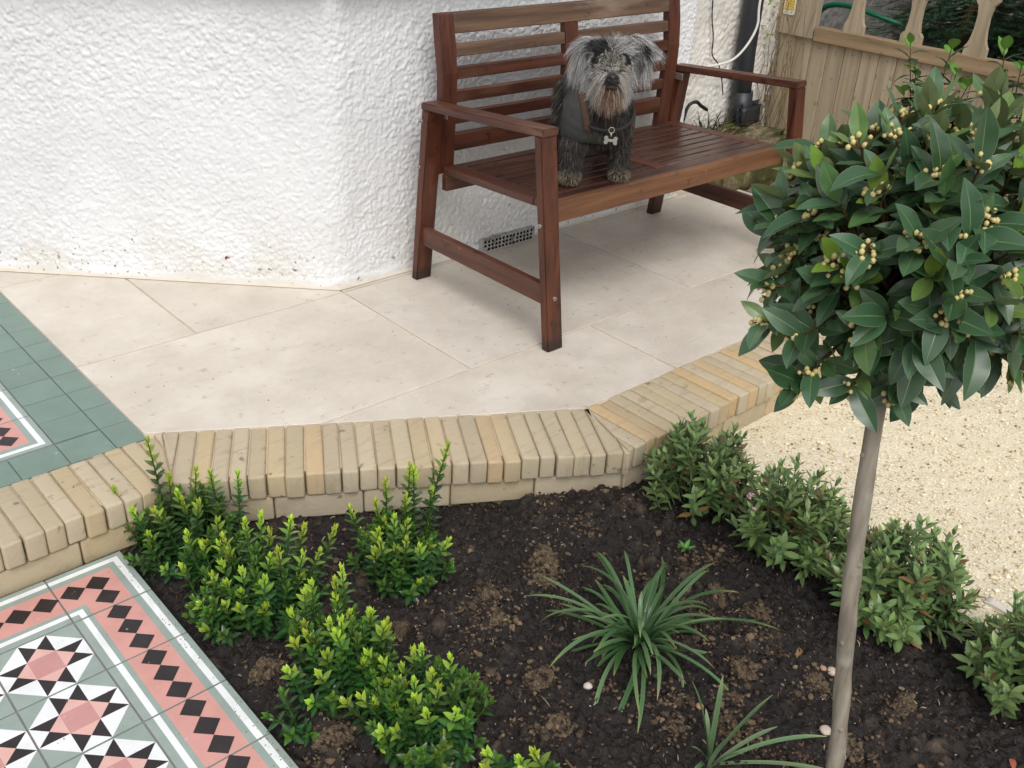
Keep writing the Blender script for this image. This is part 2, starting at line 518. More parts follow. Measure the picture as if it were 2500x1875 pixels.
def gravel():
    # the hoggin yard right of the bed and in front of the kerb
    xs = np.arange(1.80, 4.7, 0.008); ys = np.arange(-1.6, 1.40, 0.008)
    X, Y = np.meshgrid(xs, ys, indexing='ij')
    Z = -0.117 + 0.012 * fbm(X * 3, Y * 3, 3, 3) + 0.006 * fbm(X * 22, Y * 22, 3, 8) + 0.006 * np.clip(fbm(X * 70, Y * 70, 2, 9), -.1, .4)
    V = np.stack([X, Y, Z], -1).reshape(-1, 3)
    o = link("gravel", np_mesh("gravel", V, grid_faces(len(xs), len(ys)), [m_gravel]))
    tag(o, kind="structure")
    V = [(1.8, -8, -.125), (12, -8, -.125), (12, 12, -.125), (1.8, 12, -.125)]
    o = link("yard_ground", mesh("yard_ground", V, [(0, 1, 2, 3)], [m_gravel])); tag(o, kind="structure")
    # loose grains lying on it: nobody could count them
    n = 22000
    r = np.random.RandomState(5)
    gx = 1.85 + 2.4 * r.rand(n) ** 1.2; gy = r.uniform(-0.6, 1.24, n)
    s = r.uniform(0.0016, 0.0046, n) * (1 + (r.rand(n) > .95) * .9)
    oct_v = np.array([(1, 0, 0), (0, 1, 0), (-1, 0, 0), (0, -1, 0), (0, 0, .8), (0, 0, -.8)], float)
    oct_f = np.array([(0, 1, 4), (1, 2, 4), (2, 3, 4), (3, 0, 4), (1, 0, 5), (2, 1, 5), (3, 2, 5), (0, 3, 5)])
    jit = r.uniform(.6, 1.3, (n, 6, 3))
    V = oct_v[None] * jit * s[:, None, None]
    a = r.uniform(0, 6.28, n); c, sn = np.cos(a)[:, None], np.sin(a)[:, None]
    V = np.stack([V[..., 0] * c - V[..., 1] * sn, V[..., 0] * sn + V[..., 1] * c, V[..., 2]], -1)
    V += np.stack([gx, gy, -0.116 + 0.012 * fbm(gx * 3, gy * 3, 3, 3) + s * 0.3], -1)[:, None]
    F = oct_f[None] + (np.arange(n) * 6)[:, None, None]
    pal = np.array([srgb(228, 216, 188), srgb(208, 192, 158), srgb(238, 230, 208), srgb(176, 156, 120), srgb(124, 106, 80)])
    Cc = np.repeat(pal[r.choice(5, n, p=[.36, .26, .24, .10, .04])], 6, 0)
    o = link("gravel_grains", np_mesh("gravel_grains", V.reshape(-1, 3), F.reshape(-1, 3), [m_stone], False, Cc))
    tag(o, "loose pale sandy gravel grains strewn over the yard", "gravel", kind="stuff")
gravel()

def soil_z(X, Y):
    clay = np.clip(fbm(X * 5 + 3, Y * 5 + 1, 3, 21) * 3.2 + .02, 0, 1)
    Z = SOIL + 0.030 * fbm(X * 7, Y * 7, 3, 31) + 0.020 * np.abs(fbm(X * 24, Y * 24, 3, 32)) + 0.021 * fbm(X * 60, Y * 60, 3, 33)
    Z = Z + clay * 0.014 * np.abs(fbm(X * 40, Y * 40, 2, 35)) * 2
    # heaped up a little against the kerb corner at the back, sunk along the tiled path
    Z = Z + 0.035 * np.exp(-(((X - 1.43) / .12) ** 2 + ((Y - 1.23) / .07) ** 2))
    Z = Z - 0.02 * np.exp(-((X - .55) / .05) ** 2)
    return Z, clay
def soil():
    st = 0.0042
    xs = np.arange(0.30, 1.86, st); ys = np.arange(-0.35, 1.86, st)
    X, Y = np.meshgrid(xs, ys, indexing='ij')
    Z, clay = soil_z(X, Y)
    Hm = np.zeros_like(X)
    stamp_lumps(Hm, st, 6500, 0.004, 0.017, 0.003, 0.012, 3)
    stamp_lumps(Hm, st, 260, 0.016, 0.032, 0.008, 0.02, 4)
    Z = Z + Hm * (0.75 + clay * .6) + .012 * fbm(X * 115, Y * 115, 2, 91)
    Z = np.where(X < 0.52, np.minimum(Z, -0.15), Z) - .05 * np.clip((X - 1.775) / .03, 0, 1)
    cl = np.clip(clay * .9 * np.clip((Hm - .003) / .006, .12, 1) + np.clip((Hm - .011) * 60, 0, .5), 0, 1) * np.clip(fbm(X * 60, Y * 60, 3, 77) * 5 + .9, 0, 1)
    Cc = np.stack([cl, cl, cl, np.ones_like(cl)], -1).reshape(-1, 4)
    V = np.stack([X, Y, Z], -1).reshape(-1, 3)
    o = link("soil", np_mesh("soil", V, grid_faces(len(xs), len(ys)), [m_soil], True, Cc))
    tag(o, kind="structure")
    # bark fibres and fine crumbs of the compost
    n = 24000
    r = np.random.RandomState(9)
    px = r.uniform(.56, 1.80, n); py = r.uniform(-.1, 1.70, n)
    iu = np.clip(((px - xs[0]) / st).astype(int), 0, len(xs) - 1); iv = np.clip(((py - ys[0]) / st).astype(int), 0, len(ys) - 1)
    pz = Z[iu, iv] + .0015
    keep = (r.rand(n) > clay[iu, iv] * .85)
    L = r.uniform(.004, .015, n); L[r.rand(n) > .95] *= 2.0
    wd = r.uniform(.0005, .0016, n)
    a = r.uniform(0, 6.28, n); el = r.normal(.16, .42, n)
    d = np.stack([np.cos(a) * np.cos(el), np.sin(a) * np.cos(el), np.sin(el)], -1)
    sd_ = np.stack([-np.sin(a), np.cos(a), np.zeros(n)], -1)
    up_ = np.cross(d, sd_)
    P = np.stack([px, py, pz], -1)
    q = []
    for k, (t, w_) in enumerate([(-.5, .5), (0.1, 1), (.5, .4)]):
        c0 = P + d * (L * t)[:, None] + up_ * (wd * (1.5 if k == 1 else 0))[:, None]
        q += [c0 + sd_ * (wd * w_)[:, None], c0 - sd_ * (wd * w_)[:, None] + up_ * (wd * .5)[:, None]]
    V = np.stack(q, 1)
    F = np.array([(0, 1, 3, 2), (2, 3, 5, 4)])
    V = V[keep]; n = len(V)
    F = F[None] + (np.arange(n) * 6)[:, None, None]
    pal = np.array([srgb(24, 18, 18), srgb(44, 35, 32), srgb(70, 54, 46), srgb(96, 74, 60), srgb(150, 132, 112)])
    Cc = np.repeat(pal[r.choice(5, n, p=[.36, .32, .19, .10, .03])], 6, 0)
    o = link("bark_mulch", np_mesh("bark_mulch", V.reshape(-1, 3), F.reshape(-1, 4), [m_mulch], False, Cc))
    tag(o, "dark shredded bark fibres scattered through the bed", "mulch", kind="stuff")
    return xs, ys, Z, st
SX, SY, SZ, SST = soil()
def soil_at(x, y):
    return float(SZ[min(max(int((x - SX[0]) / SST), 0), len(SX) - 1), min(max(int((y - SY[0]) / SST), 0), len(SY) - 1)])

# ------------------------------------------------------------------ terrace of limestone slabs
IN = [(-1.6, 1.975), (0.742, 1.975), (1.622, 1.452), (3.44, 1.452)]      # inner kerb line
OUT = [(-1.6, 1.770), (0.672, 1.770), (1.560, 1.250), (3.44, 1.250)]     # outer kerb line
WX, WY = 1.524, 2.432                                                    # bay corner
DG = Vector((-0.7242, 0.6896, 0)).normalized()                           # along the slanted bay wall

def clip_poly(poly, a, n):
    """keep the side where (p-a).n <= 0"""
    out = []
    for i in range(len(poly)):
        p, q = poly[i], poly[(i + 1) % len(poly)]
        dp = (p[0] - a[0]) * n[0] + (p[1] - a[1]) * n[1]
        dq = (q[0] - a[0]) * n[0] + (q[1] - a[1]) * n[1]
        if dp <= 0: out.append(p)
        if (dp < 0 < dq) or (dq < 0 < dp):
            t = dp / (dp - dq)
            out.append((p[0] + t * (q[0] - p[0]), p[1] + t * (q[1] - p[1])))
    # drop near-duplicate points
    res = []
    for p in out:
        if not res or math.hypot(p[0] - res[-1][0], p[1] - res[-1][1]) > 1e-4: res.append(p)
    if len(res) > 2 and math.hypot(res[0][0] - res[-1][0], res[0][1] - res[-1][1]) < 1e-4: res.pop()
    return res
def area(p):
    return 0.5 * sum(p[i][0] * p[(i + 1) % len(p)][1] - p[(i + 1) % len(p)][0] * p[i][1] for i in range(len(p)))

bm = bmesh.new()
prism(bm, [(-1.6, 1.765), (0.67, 1.765), (1.555, 1.262), (3.43, 1.262), (3.43, 2.7), (1.53, 2.7), (-1.6, 5.4)], -0.2, -0.0045)
for v in bm.verts:      # body stays behind the kerb face
    if v.co.y < 1.9 and v.co.x < 3.9: v.co.y += 0.03
terrace = link("terrace", from_bm("terrace", bm, [m_grout])); tag(terrace, kind="structure")

def lnrm(a, b):
    d = (b[0] - a[0], b[1] - a[1]); L = math.hypot(*d)
    return (d[1] / L, -d[0] / L)      # right-hand normal
def slab(x0, x1, y0, y1):
    g = 0.0028
    p = [(x0 + g, y0 + g), (x1 - g, y0 + g), (x1 - g, y1 - g), (x0 + g, y1 - g)]
    p = clip_poly(p, (0.709 + .0015, 0), (-1, 0))                                   # green tile edge
    n = lnrm(IN[1], IN[2]); p = clip_poly(p, (IN[1][0] - n[0] * .007, IN[1][1] - n[1] * .007), n) if p else p
    p = clip_poly(p, (0, 1.459), (0, -1)) if p else p
    if not p: return
    wn_ = (DG.y, -DG.x)  # right of the wall direction; wall side is the other way
    if x1 > WX and y1 > WY and x0 < WX:
        pass
    # stay in front of the house: the flat part and the slanted part
    if (x0 + x1) / 2 > WX: p = clip_poly(p, (0, WY - .004), (0, 1))
    else:
        nn = (0.6896, 0.7242); p = clip_poly(p, (WX - nn[0] * .004, WY - nn[1] * .004), nn)
    if len(p) < 3 or abs(area(p)) < 4e-4: return
    bm = bmesh.new(); prism(bm, p, -0.02, 0.0, 0.0014, 1)
    z = rng.uniform(-.0006, .0006)
    link("paving_slab", from_bm("paving_slab", bm, [m_slab]), terrace, (0, 0, z))
for (y0, y1, xs) in ((1.174, 1.7906, (0.6, 1.06, 1.9795, 2.91, 3.43)),
                     (1.7906, 2.4073, (0.6, 1.5237, 2.449, 3.37, 3.43)),
                     (2.4073, 3.024, (-.8, 0.12, 1.0412, 1.524, 1.96, 2.88, 3.43)),
                     (3.024, 3.64, (-.8, .58, 1.5))):
    for a, b in zip(xs, xs[1:]): slab(a, b, y0, y1)

# cement fillet where slabs meet the house wall
bm = bmesh.new()
A = Vector((WX, WY, 0)); n1 = Vector((-0.6896, -0.7242, 0)); B = A + DG * 1.7; Cq = Vector((3.13, WY, 0))
c1 = A + Vector((-.004, -.011, 0))
for pa, pb, na, nb in ((B, A, B + n1 * .011, c1), (A, Cq, c1, Cq + Vector((0, -.011, 0)))):
    z = Vector((0, 0, .002)); u = Vector((0, 0, .014))
    f = bm.faces.new([bm.verts.new(p) for p in (na + z, nb + z, pb + u - (Vector((0, .0, 0))), pa + u)])
m_fil = Mat("pale_mortar", .9, .2); m_fil.color(m_fil.mix(m_fil.noise(24, 4), srgb(196, 184, 166), srgb(220, 212, 200)))
fillet = link("mortar_fillet", from_bm("mortar_fillet", bm, [m_fil]), terrace)

# ------------------------------------------------------------------ green field tiles, printed tiles
def tile_mesh(name, polys, w, h, mats, z=0.009, raised=()):
    V, F, FM = [], [], []
    def add(poly, zz, mi):
        b = len(V); V.extend([(p[0], p[1], zz) for p in poly]); F.append(tuple(range(b, b + len(poly)))); FM.append(mi)
    for poly, mi in polys: add(poly if area(poly) > 0 else poly[::-1], 0.0, mi)
    for poly, mi in raised: add(poly if area(poly) > 0 else poly[::-1], 0.0004, mi)
    c = [(0, 0), (w, 0), (w, h), (0, h)]
    for i in range(4):
        a, b2 = c[i], c[(i + 1) % 4]
        k = len(V); V.extend([(*a, -z), (*b2, -z), (*b2, 0), (*a, 0)]); F.append((k, k + 1, k + 2, k + 3)); FM.append(0)
    return mesh(name, V, F, mats, FM)

T = 0.15793; J = 0.0036
def U(poly, fx=False, fy=False, sw=False):
    """unit-square polygon (from outer edge e, along t) to tile metres; edge strip runs along y with e measured from the right"""
    out = []
    for e, t in poly:
        x, y = 1 - e, 1 - t
        if sw: x, y = y, x
        if fx: x = 1 - x
        if fy: y = 1 - y
        out.append((x * (T - J), y * (T - J)))
    return out
def dia(e, t, r=0.166): return [(e - r, t), (e, t - r), (e + r, t), (e, t + r)]
STR = [(0, .075, 0), (.075, .155, 1), (.155, .245, 0), (.245, .765, 2), (.765, .83, 0), (.83, .905, 1), (.905, 1, 0)]
def edge_tile(**k):
    polys = [(U([(a, 0), (b, 0), (b, 1), (a, 1)], **k), mi) for a, b, mi in STR]
    rs = [(U(dia(.49, t), **k), 5) for t in (.145, .478, .812)]
    return tile_mesh("printed_edge_tile", polys, T - J, T - J, TM, raised=rs)
def corner_tile(**k):
    polys = [(U([(a, a), (1, a), (1, b), (b, b), (b, 1), (a, 1)] if b < 1 else [(a, a), (1, a), (1, 1), (a, 1)], **k), mi) for a, b, mi in STR]
    rs = [(U(dia(e, t), **k), 5) for e, t in ((.49, .465), (.49, .797), (.815, .465))]
    return tile_mesh("printed_corner_tile", polys, T - J, T - J, TM, raised=rs)
def star_tile():
    q, h3 = 1 / 3, 2 / 3
    polys = [([(q, q), (h3, q), (h3, h3), (q, h3)], 4)]
    base = [([(.5, 1 / 6), (h3, q), (q, q)], 3), ([(.5, 1 / 6), (h3, 0), (h3, q)], 5), ([(h3, q), (1, q), (5 / 6, .5)], 5),
            ([(h3, q), (h3, 0), (1, q)], 1), ([(q, 0), (h3, 0), (.5, 1 / 6)], 1), ([(h3, 0), (1, 0), (1, q)], 0)]
    for r in range(4):
        for p, mi in base:
            pp = p
            for _ in range(r): pp = [(1 - y, x) for x, y in pp]
            polys.append((pp, mi))
    polys = [([(x * (T - J), y * (T - J)) for x, y in p], mi) for p, mi in polys]
    return tile_mesh("printed_star_tile", polys, T - J, T - J, TM)

XE = 0.5395; YT = 1.768; ZP = -0.112
bm = bmesh.new(); prism(bm, [(-0.95, -0.6), (XE - .002, -0.6), (XE - .002, YT), (-0.95, YT)], -0.2, ZP - .0032)
path = link("tiled_path", from_bm("tiled_path", bm, [m_pgrout])); tag(path, kind="structure")
me_edge = edge_tile(); me_edge_t = edge_tile(sw=True); me_corner = corner_tile(); me_star = star_tile()
for i in range(0, 9):
    for j in range(0, 12):
        me = me_corner if (i == 0 and j == 0) else me_edge if i == 0 else me_edge_t if j == 0 else me_star
        o = link("tile", me, path, (XE - (i + 1) * T + J / 2, YT - (j + 1) * T + J / 2, ZP + rng.uniform(-.0005, .0005)), (rng.uniform(-.002, .002), rng.uniform(-.002, .002), 0))
# the porch: same printed tiles one step up inside a border of plain green tiles
porch = link("tiled_porch", mesh("tiled_porch", [(-1.4, 1.977, -.0042), (.709, 1.977, -.0042), (.709, 3.3, -.0042), (-1.4, 3.3, -.0042)], [(0, 1, 2, 3)], [m_pgrout]))
tag(porch, kind="structure")
me_pc = corner_tile(fy=True); me_pe = edge_tile(fy=True); me_pb = edge_tile(sw=True, fy=True)
XU, YB = 0.5335, 2.078
for i in range(0, 7):
    for j in range(0, 7):
        me = me_pc if (i == 0 and j == 0) else me_pe if i == 0 else me_pb if j == 0 else me_star
        link("tile", me, porch, (XU - (i + 1) * T + J / 2, YB + j * T + J / 2, rng.uniform(-.0004, .0004)))
def gtile(x0, x1, y0, y1):
    bm = boxbm(x0 + .0012, x1 - .0012, y0 + .0012, y1 - .0012, -.008, .0, .0008)
    link("green_tile", from_bm("green_tile", bm, [t_field]), porch, (0, 0, rng.uniform(-.0004, .0004)))
G = 0.1035
for r_ in range(12):
    y1 = 2.393 + 3 * G - (r_ - 0) * G if False else 2.080 + G * (r_ - 1) + G
    y0 = y1 - G
    gtile(.6375, .7085, y0, y1)
    if r_ > 0: gtile(.534, .6375, y0, y1)
for c_ in range(12):
    gtile(.6375 - (c_ + 1) * G, .6375 - c_ * G, 1.9775, 2.0765)

# ------------------------------------------------------------------ kerb of tumbled sandstone setts
kerb = thing("stone_kerb", "low kerb of upright tumbled sandstone setts between terrace and bed", "kerb")
segs = list(zip(IN, IN[1:], OUT, OUT[1:]))
def sett_row():
    for si, (i0, i1, o0, o1) in enumerate(segs):
        d = Vector((i1[0] - i0[0], i1[1] - i0[1])); L = d.length; d /= L
        nrm = Vector((d.y, -d.x))
        wd = abs((Vector(o0) - Vector(i0)).dot(nrm))
        s = -0.12 if si else L - 1.9
        end = L + 0.12
        # phase so that a joint falls on the mitre
        while s < end:
            w = rng.uniform(0.0375, 0.0435)
            g = rng.uniform(0.0008, 0.0016)
            li = rng.uniform(-.003, .002); lo = rng.uniform(-.004, .004)
            sk = rng.uniform(-.0015, .0015)
            q = []
            for (a, b) in ((s + g, li), (s + w - g, li + rng.uniform(-.001, .001)), (s + w - g + sk, wd + lo), (s + g + sk, wd + lo)):
                q.append((i0[0] + d.x * a + nrm.x * b, i0[1] + d.y * a + nrm.y * b))
            s += w
            for (ci, co, first) in ((i0, o0, True), (i1, o1, False)):
                if (si == 0 and first) or (si == 2 and not first): continue
                md = Vector((co[0] - ci[0], co[1] - ci[1])); n = Vector((md.y, -md.x)).normalized()
                mid = Vector(((i0[0] + i1[0]) / 2, (i0[1] + i1[1]) / 2))
                if (mid - Vector(ci)).dot(n) > 0: n = -n
                cg = (ci[0] - n.x * .0012, ci[1] - n.y * .0012)
                q = clip_poly(q, cg, n) if q else q
            if len(q) < 3: continue
            if area(q) < 0: q = q[::-1]
            if abs(area(q)) < 0.00012: continue
            per = sum(math.hypot(q[k][0] - q[k - 1][0], q[k][1] - q[k - 1][1]) for k in range(len(q)))
            bev = min(.0062, .55 * abs(area(q)) / per)
            cx = sum(p[0] for p in q) / len(q); cy = sum(p[1] for p in q) / len(q)
            bm = bmesh.new()
            prism(bm, [(p[0] - cx, p[1] - cy) for p in q], -0.0575, 0.003, bev, 3)
            for v in bm.verts: v.co += Vector((rng.uniform(-1, 1), rng.uniform(-1, 1), rng.uniform(-1, 1))) * .0007
            link("kerb_stone", from_bm("kerb_stone", bm, [m_sett], True), kerb, (cx, cy, rng.uniform(-.0015, .002)), (rng.uniform(-.006, .006), rng.uniform(-.012, .012), 0))
sett_row()
def base_course():
    for si, (i0, i1, o0, o1) in enumerate(segs):
        d = Vector((o1[0] - o0[0], o1[1] - o0[1])); L = d.length; d /= L
        nrm = Vector((d.y, -d.x))
        s = 0.004 if si else L - 1.92
        if si == 0: s = L - 0.2 * 9 - .004
        while s < L - 0.02:
            w = min(rng.uniform(0.19, 0.205), L - s - .004)
            if L - s - w < .05: w = L - s - .004
            ins = 0.008 + rng.uniform(-.002, .002)
            bm = bmesh.new()
            prism(bm, [(-w / 2 + .0015, 0), (w / 2 - .0015, 0), (w / 2 - .0015, .1), (-w / 2 + .0015, .1)], -.122, -.0605, .0055, 3)
            for v in bm.verts: v.co += Vector((rng.uniform(-1, 1), rng.uniform(-1, 1), rng.uniform(-1, 1))) * .0006
            c = Vector(o0) + d * (s + w / 2) - nrm * ins
            link("base_stone", from_bm("base_stone", bm, [m_sett], True), kerb, (c.x, c.y, rng.uniform(-.001, .001)), (0, 0, math.atan2(d.y, d.x)))
            s += w
base_course()
bm = bmesh.new()       # dark bedding seen in the joints
for (i0, i1, o0, o1) in segs:
    iv = [Vector(p) for p in (i0, i1, o1, o0)]
    d = (iv[1] - iv[0]).normalized(); nrm = Vector((d.y, -d.x))
    q = [iv[0] + nrm * .004, iv[1] + nrm * .004, iv[2] - nrm * .02, iv[3] - nrm * .02]
    q = [(p.x, p.y) for p in q][::-1]
    prism(bm, q, -.2, -.0048)
link("bedding", from_bm("bedding", bm, [m_mortar]), kerb)

# ------------------------------------------------------------------ house wall with pebbledash relief
def wall_grid(name, s_pts, z1, st, lumps, seed, mat, fillet=.03, z0=-.02, lump=(.004, .0115, .0015, .0058), plinth=.022):
    """s_pts: polyline in plan; relief displaced along the plan normal"""
    pts = [np.array(p, float) for p in s_pts]
    seg = [np.linalg.norm(b - a) for a, b in zip(pts, pts[1:])]
    tot = sum(seg)
    ns = int(tot / st); s = np.linspace(0, tot, ns)
    P = np.zeros((ns, 2)); N = np.zeros((ns, 2))
    cum = np.concatenate([[0], np.cumsum(seg)])
    def at(sv):
        sv = min(max(sv, 0), tot - 1e-9); k = min(int(np.searchsorted(cum, sv, 'right')) - 1, len(seg) - 1)
        u = (sv - cum[k]) / seg[k]
        return pts[k] * (1 - u) + pts[k + 1] * u
    for i, sv in enumerate(s):
        acc = sum(at(sv + k * fillet / 4) for k in range(-4, 5)) / 9
        P[i] = acc if fillet < sv < tot - fillet else at(sv)
    dT = np.gradient(P, axis=0); dT /= np.linalg.norm(dT, axis=1)[:, None]
    N = np.stack([dT[:, 1], -dT[:, 0]], -1)
    nz = int((z1 - z0) / st); z = np.linspace(z0, z1, nz)
    Sg, Zg = np.meshgrid(s, z, indexing='ij')
    Hm = np.zeros_like(Sg)
    stamp_lumps(Hm, st, lumps, *lump, seed)
    Hm += 0.0035 * fbm(Sg * 45, Zg * 60, 3, seed) + 0.007 * fbm(Sg * 5, Zg * 5, 3, seed + 3)
    Hm *= 0.8 + 0.9 * np.clip(fbm(Sg * 2.5, Zg * 2.5, 2, seed + 9) + .1, -.3, .5)
    fade = np.clip((Zg - plinth - .012 * fbm(Sg * 12, Zg * 0, 2, seed + 5)) / .012, 0, 1)
    Hm = Hm * (0.12 + 0.88 * fade) + (1 - fade) * .004
    V = np.stack([P[:, None, 0] + N[:, None, 0] * Hm, P[:, None, 1] + N[:, None, 1] * Hm, Zg], -1).reshape(-1, 3)
    return np_mesh(name, V, grid_faces(ns, nz), [mat])
wall = thing("house_wall", "white painted pebbledash bay wall of the house behind the wooden bench", "wall")
BL_ = (WX + DG.x * 1.5, WY + DG.y * 1.5)
link("pebbledash", wall_grid("pebbledash", [BL_, (WX, WY), (3.138, WY), (3.138, 2.62)], .90, .0034, 46000, 4, m_wall, .045, lump=(.0030, .0088, .0013, .0054)), wall)
def plan_wall(pts, z0, z1, th, mat, name, par):
    bm = bmesh.new()
    for a, b in zip(pts, pts[1:]):
        d = Vector((b[0] - a[0], b[1] - a[1])).normalized(); n = Vector((d.y, -d.x))
        q = [(a[0], a[1]), (b[0], b[1]), (b[0] - n.x * th, b[1] - n.y * th), (a[0] - n.x * th, a[1] - n.y * th)]
        prism(bm, q if area(q) > 0 else q[::-1], z0, z1)
    link(name, from_bm(name, bm, [mat]), par)
BL2 = (WX + DG.x * 2.2, WY + DG.y * 2.2)
plan_wall([BL2, (WX + .008, WY + .012), (3.13, WY + .012)], -.2, .9, .2, m_wall, "wall_core", wall)
plan_wall([BL2, (WX, WY), (3.138, WY)], .905, 2.6, .2, m_wall, "upper_wall", wall)
# stone sill just above the picture
bm = bmesh.new()
for a, b in ((BL2, (WX, WY)), ((WX, WY), (3.0, WY))):
    d = Vector((b[0] - a[0], b[1] - a[1])).normalized(); n = Vector((d.y, -d.x))
    q = [(a[0] + n.x * .07, a[1] + n.y * .07), (b[0] + n.x * .07, b[1] + n.y * .07), (b[0], b[1]), (a[0], a[1])]
    prism(bm, q if area(q) > 0 else q[::-1], .895, .95)
m_sill = Mat("painted_sill", .5, .4); m_sill.color(m_sill.mix(m_sill.noise(20), srgb(214, 212, 208), srgb(232, 231, 228)))
link("window_sill", from_bm("window_sill", bm, [m_sill]), wall)

# air brick: grey grille low in the wall under the bench
m_vent = Mat("grey_painted_grille", .6, .3); m_vent.color(m_vent.mix(m_vent.step(m_vent.noise(60, 4), .5, .65), srgb(172, 170, 166), srgb(112, 106, 98)))
m_dark = Mat("hole_shade_paint", .95, .05); m_dark.color(srgb(14, 12, 11))
vent = link("air_vent", from_bm("air_vent", boxbm(0, .245, 0, .03, 0, .046, .002), [m_vent]), wall, (2.085, WY - .020, -.002), (0, 0, 0.0))
for r_ in range(3):
    for c_ in range(14):
        if rng.random() < .08: continue
        bm = boxbm(0, .0092, 0, .004, 0, .0088, .001)
        link("vent_hole_shade", from_bm("vent_hole_shade", bm, [m_dark]), vent, (.011 + c_ * .0163 + rng.uniform(-.001, .001), -.0012, .0035 + r_ * .0138))  # raised dark blocks: shade inside the grille openings, painted on

side = thing("side_wall", "recessed weathered roughcast wall behind the black drainpipe", "wall")
link("roughcast", wall_grid("roughcast", [(3.12, 2.60), (4.02, 2.60)], 1.0, .005, 6500, 14, m_wall_old, .02, lump=(.005, .013, .0015, .006)), side)
nb = thing("neighbour_wall", "rough grey pebbledash wall glimpsed behind the green hose", "wall")
link("roughcast", wall_grid("roughcast", [(4.02, 2.606), (6.5, 2.606)], 1.3, .010, 5000, 15, m_wall_grey, .02, lump=(.008, .018, .003, .009)), nb)
plan_wall([(3.1, 2.66), (9, 2.66)], -.3, 2.6, .2, m_wall_old, "wall_core", side)

# ------------------------------------------------------------------ garden bench
BROT = -0.0101
bench = thing("garden_bench", "red-brown stained slatted wooden bench with armrests standing on the pale terrace", "bench", (1.755, 1.734, 0), (0, 0, BROT))
BW, LW, LD = 1.169, 0.057, 0.027
def bpart(name, bm, m, parent=None): return link(name, from_bm(name, bm, [m]), parent or bench)
def slanted(x0, x1, ya, yb, za, zb, d, bev=.0025, yb_d=None):
    """leg going from (y=ya,z=za) to (y=yb,z=zb), depth d towards +y"""
    bm = bmesh.new()
    e = yb_d or d
    hexa(bm, [(x0, ya, za), (x1, ya, za), (x1, ya + d, za), (x0, ya + d, za), (x0, yb, zb), (x1, yb, zb), (x1, yb + e, zb), (x0, yb + e, zb)], bev, 2)
    return bm
def cyl_bm(r, h, n=12, hole=True):
    bm = bmesh.new()
    ret = bmesh.ops.create_cone(bm, cap_ends=True, segments=n, radius1=r, radius2=r * .85, depth=h)
    return bm
def bolt(loc, rot, par, r=.0065):
    o = link("bolt", from_bm("bolt", cyl_bm(r, .006), [m_steel], False), par, loc, rot)
    h = link("socket", from_bm("socket", cyl_bm(r * .38, .0012, 6), [m_steel_d]), o, (0, 0, .0033))
    return o
LTOP, LBACK = .5825, .5425
for sx in (0, 1):
    x0 = 0 if sx == 0 else BW - LW
    fl = bpart("front_leg", slanted(x0, x0 + LW, 0, .082, 0, LTOP, LD), m_bz)
    rl = bpart("rear_leg", slanted(x0, x0 + LW, .6155, .558, 0, LBACK + .002, LD, .0025, .034), m_bz)
    # armrest, a little lower at the back
    bm = bmesh.new()
    ax0 = x0 + (.004 if sx == 0 else -.002)
    y0, y1 = .080, .602
    hexa(bm, [(ax0, y0, LTOP), (ax0 + .0576, y0, LTOP), (ax0 + .0576, y1, LBACK), (ax0, y1, LBACK),
              (ax0, y0, LTOP + .0215), (ax0 + .0576, y0, LTOP + .0215), (ax0 + .0576, y1, LBACK + .0215), (ax0, y1, LBACK + .0215)], .003, 2)
    bpart("armrest", bm, m_by)
    # stretcher between the legs
    sxx = .010 if sx == 0 else BW - .010 - .024
    bm = bmesh.new()
    hexa(bm, [(sxx, .040, .127), (sxx + .024, .040, .127), (sxx + .024, .606, .124), (sxx, .606, .124),
              (sxx, .044, .184), (sxx + .024, .044, .184), (sxx + .024, .602, .180), (sxx, .602, .180)], .002)
    bpart("stretcher", bm, m_by)
    out = -1 if sx == 0 else 1
    xo = -0.001 if sx == 0 else BW + .001
    for (yy, zz) in ((.592, .512), (.603, .372)): bolt((xo, yy, zz), (0, math.radians(90 * out), 0), rl)
    bolt((xo, .0645, .352), (0, math.radians(90 * out), 0), fl)
    bolt((x0 + .030, .0195, .150), (math.radians(90), 0, 0), fl)
    ux = .062 if sx == 0 else BW - .118
    # back upright with a slight kink
    bm = bmesh.new()
    prof = [(.345, .584), (.44, .582), (.56, .574), (.64, .575), (.72, .586), (.802, .600)]
    rings = []
    for z, y in prof:
        rings.append([bm.verts.new(p) for p in ((ux, y, z), (ux + .056, y, z), (ux + .056, y + .030, z), (ux, y + .030, z))])
    for a, b in zip(rings, rings[1:]):
        for k in range(4): bm.faces.new((a[k], a[(k + 1) % 4], b[(k + 1) % 4], b[k]))
    bm.faces.new(rings[0][::-1]); bm.faces.new(rings[-1])
    bmesh.ops.bevel(bm, geom=[e for e in bm.edges if abs(e.verts[0].co.z - e.verts[1].co.z) > .02 or e.verts[0].co.z > .8 and e.verts[1].co.z > .8], offset=.0025, segments=1, affect='EDGES')
    bpart("back_post", bm, m_bz)
    # metal corner bracket under the armrest at the back
    bx_ = x0 + (LW + .0 if sx == 0 else -.004)
    bpart("bracket", boxbm(bx_, bx_ + .003, .545, .585, LBACK - .024, LBACK - .001, .001), m_steel)
def backy(z):
    zs = [.345, .44, .56, .64, .72, .802]; ys = [.584, .582, .574, .575, .586, .600]
    return float(np.interp(z, zs, ys))
X0, X1, XM0, XM1 = .1185, BW - .1185, .5565, .6125
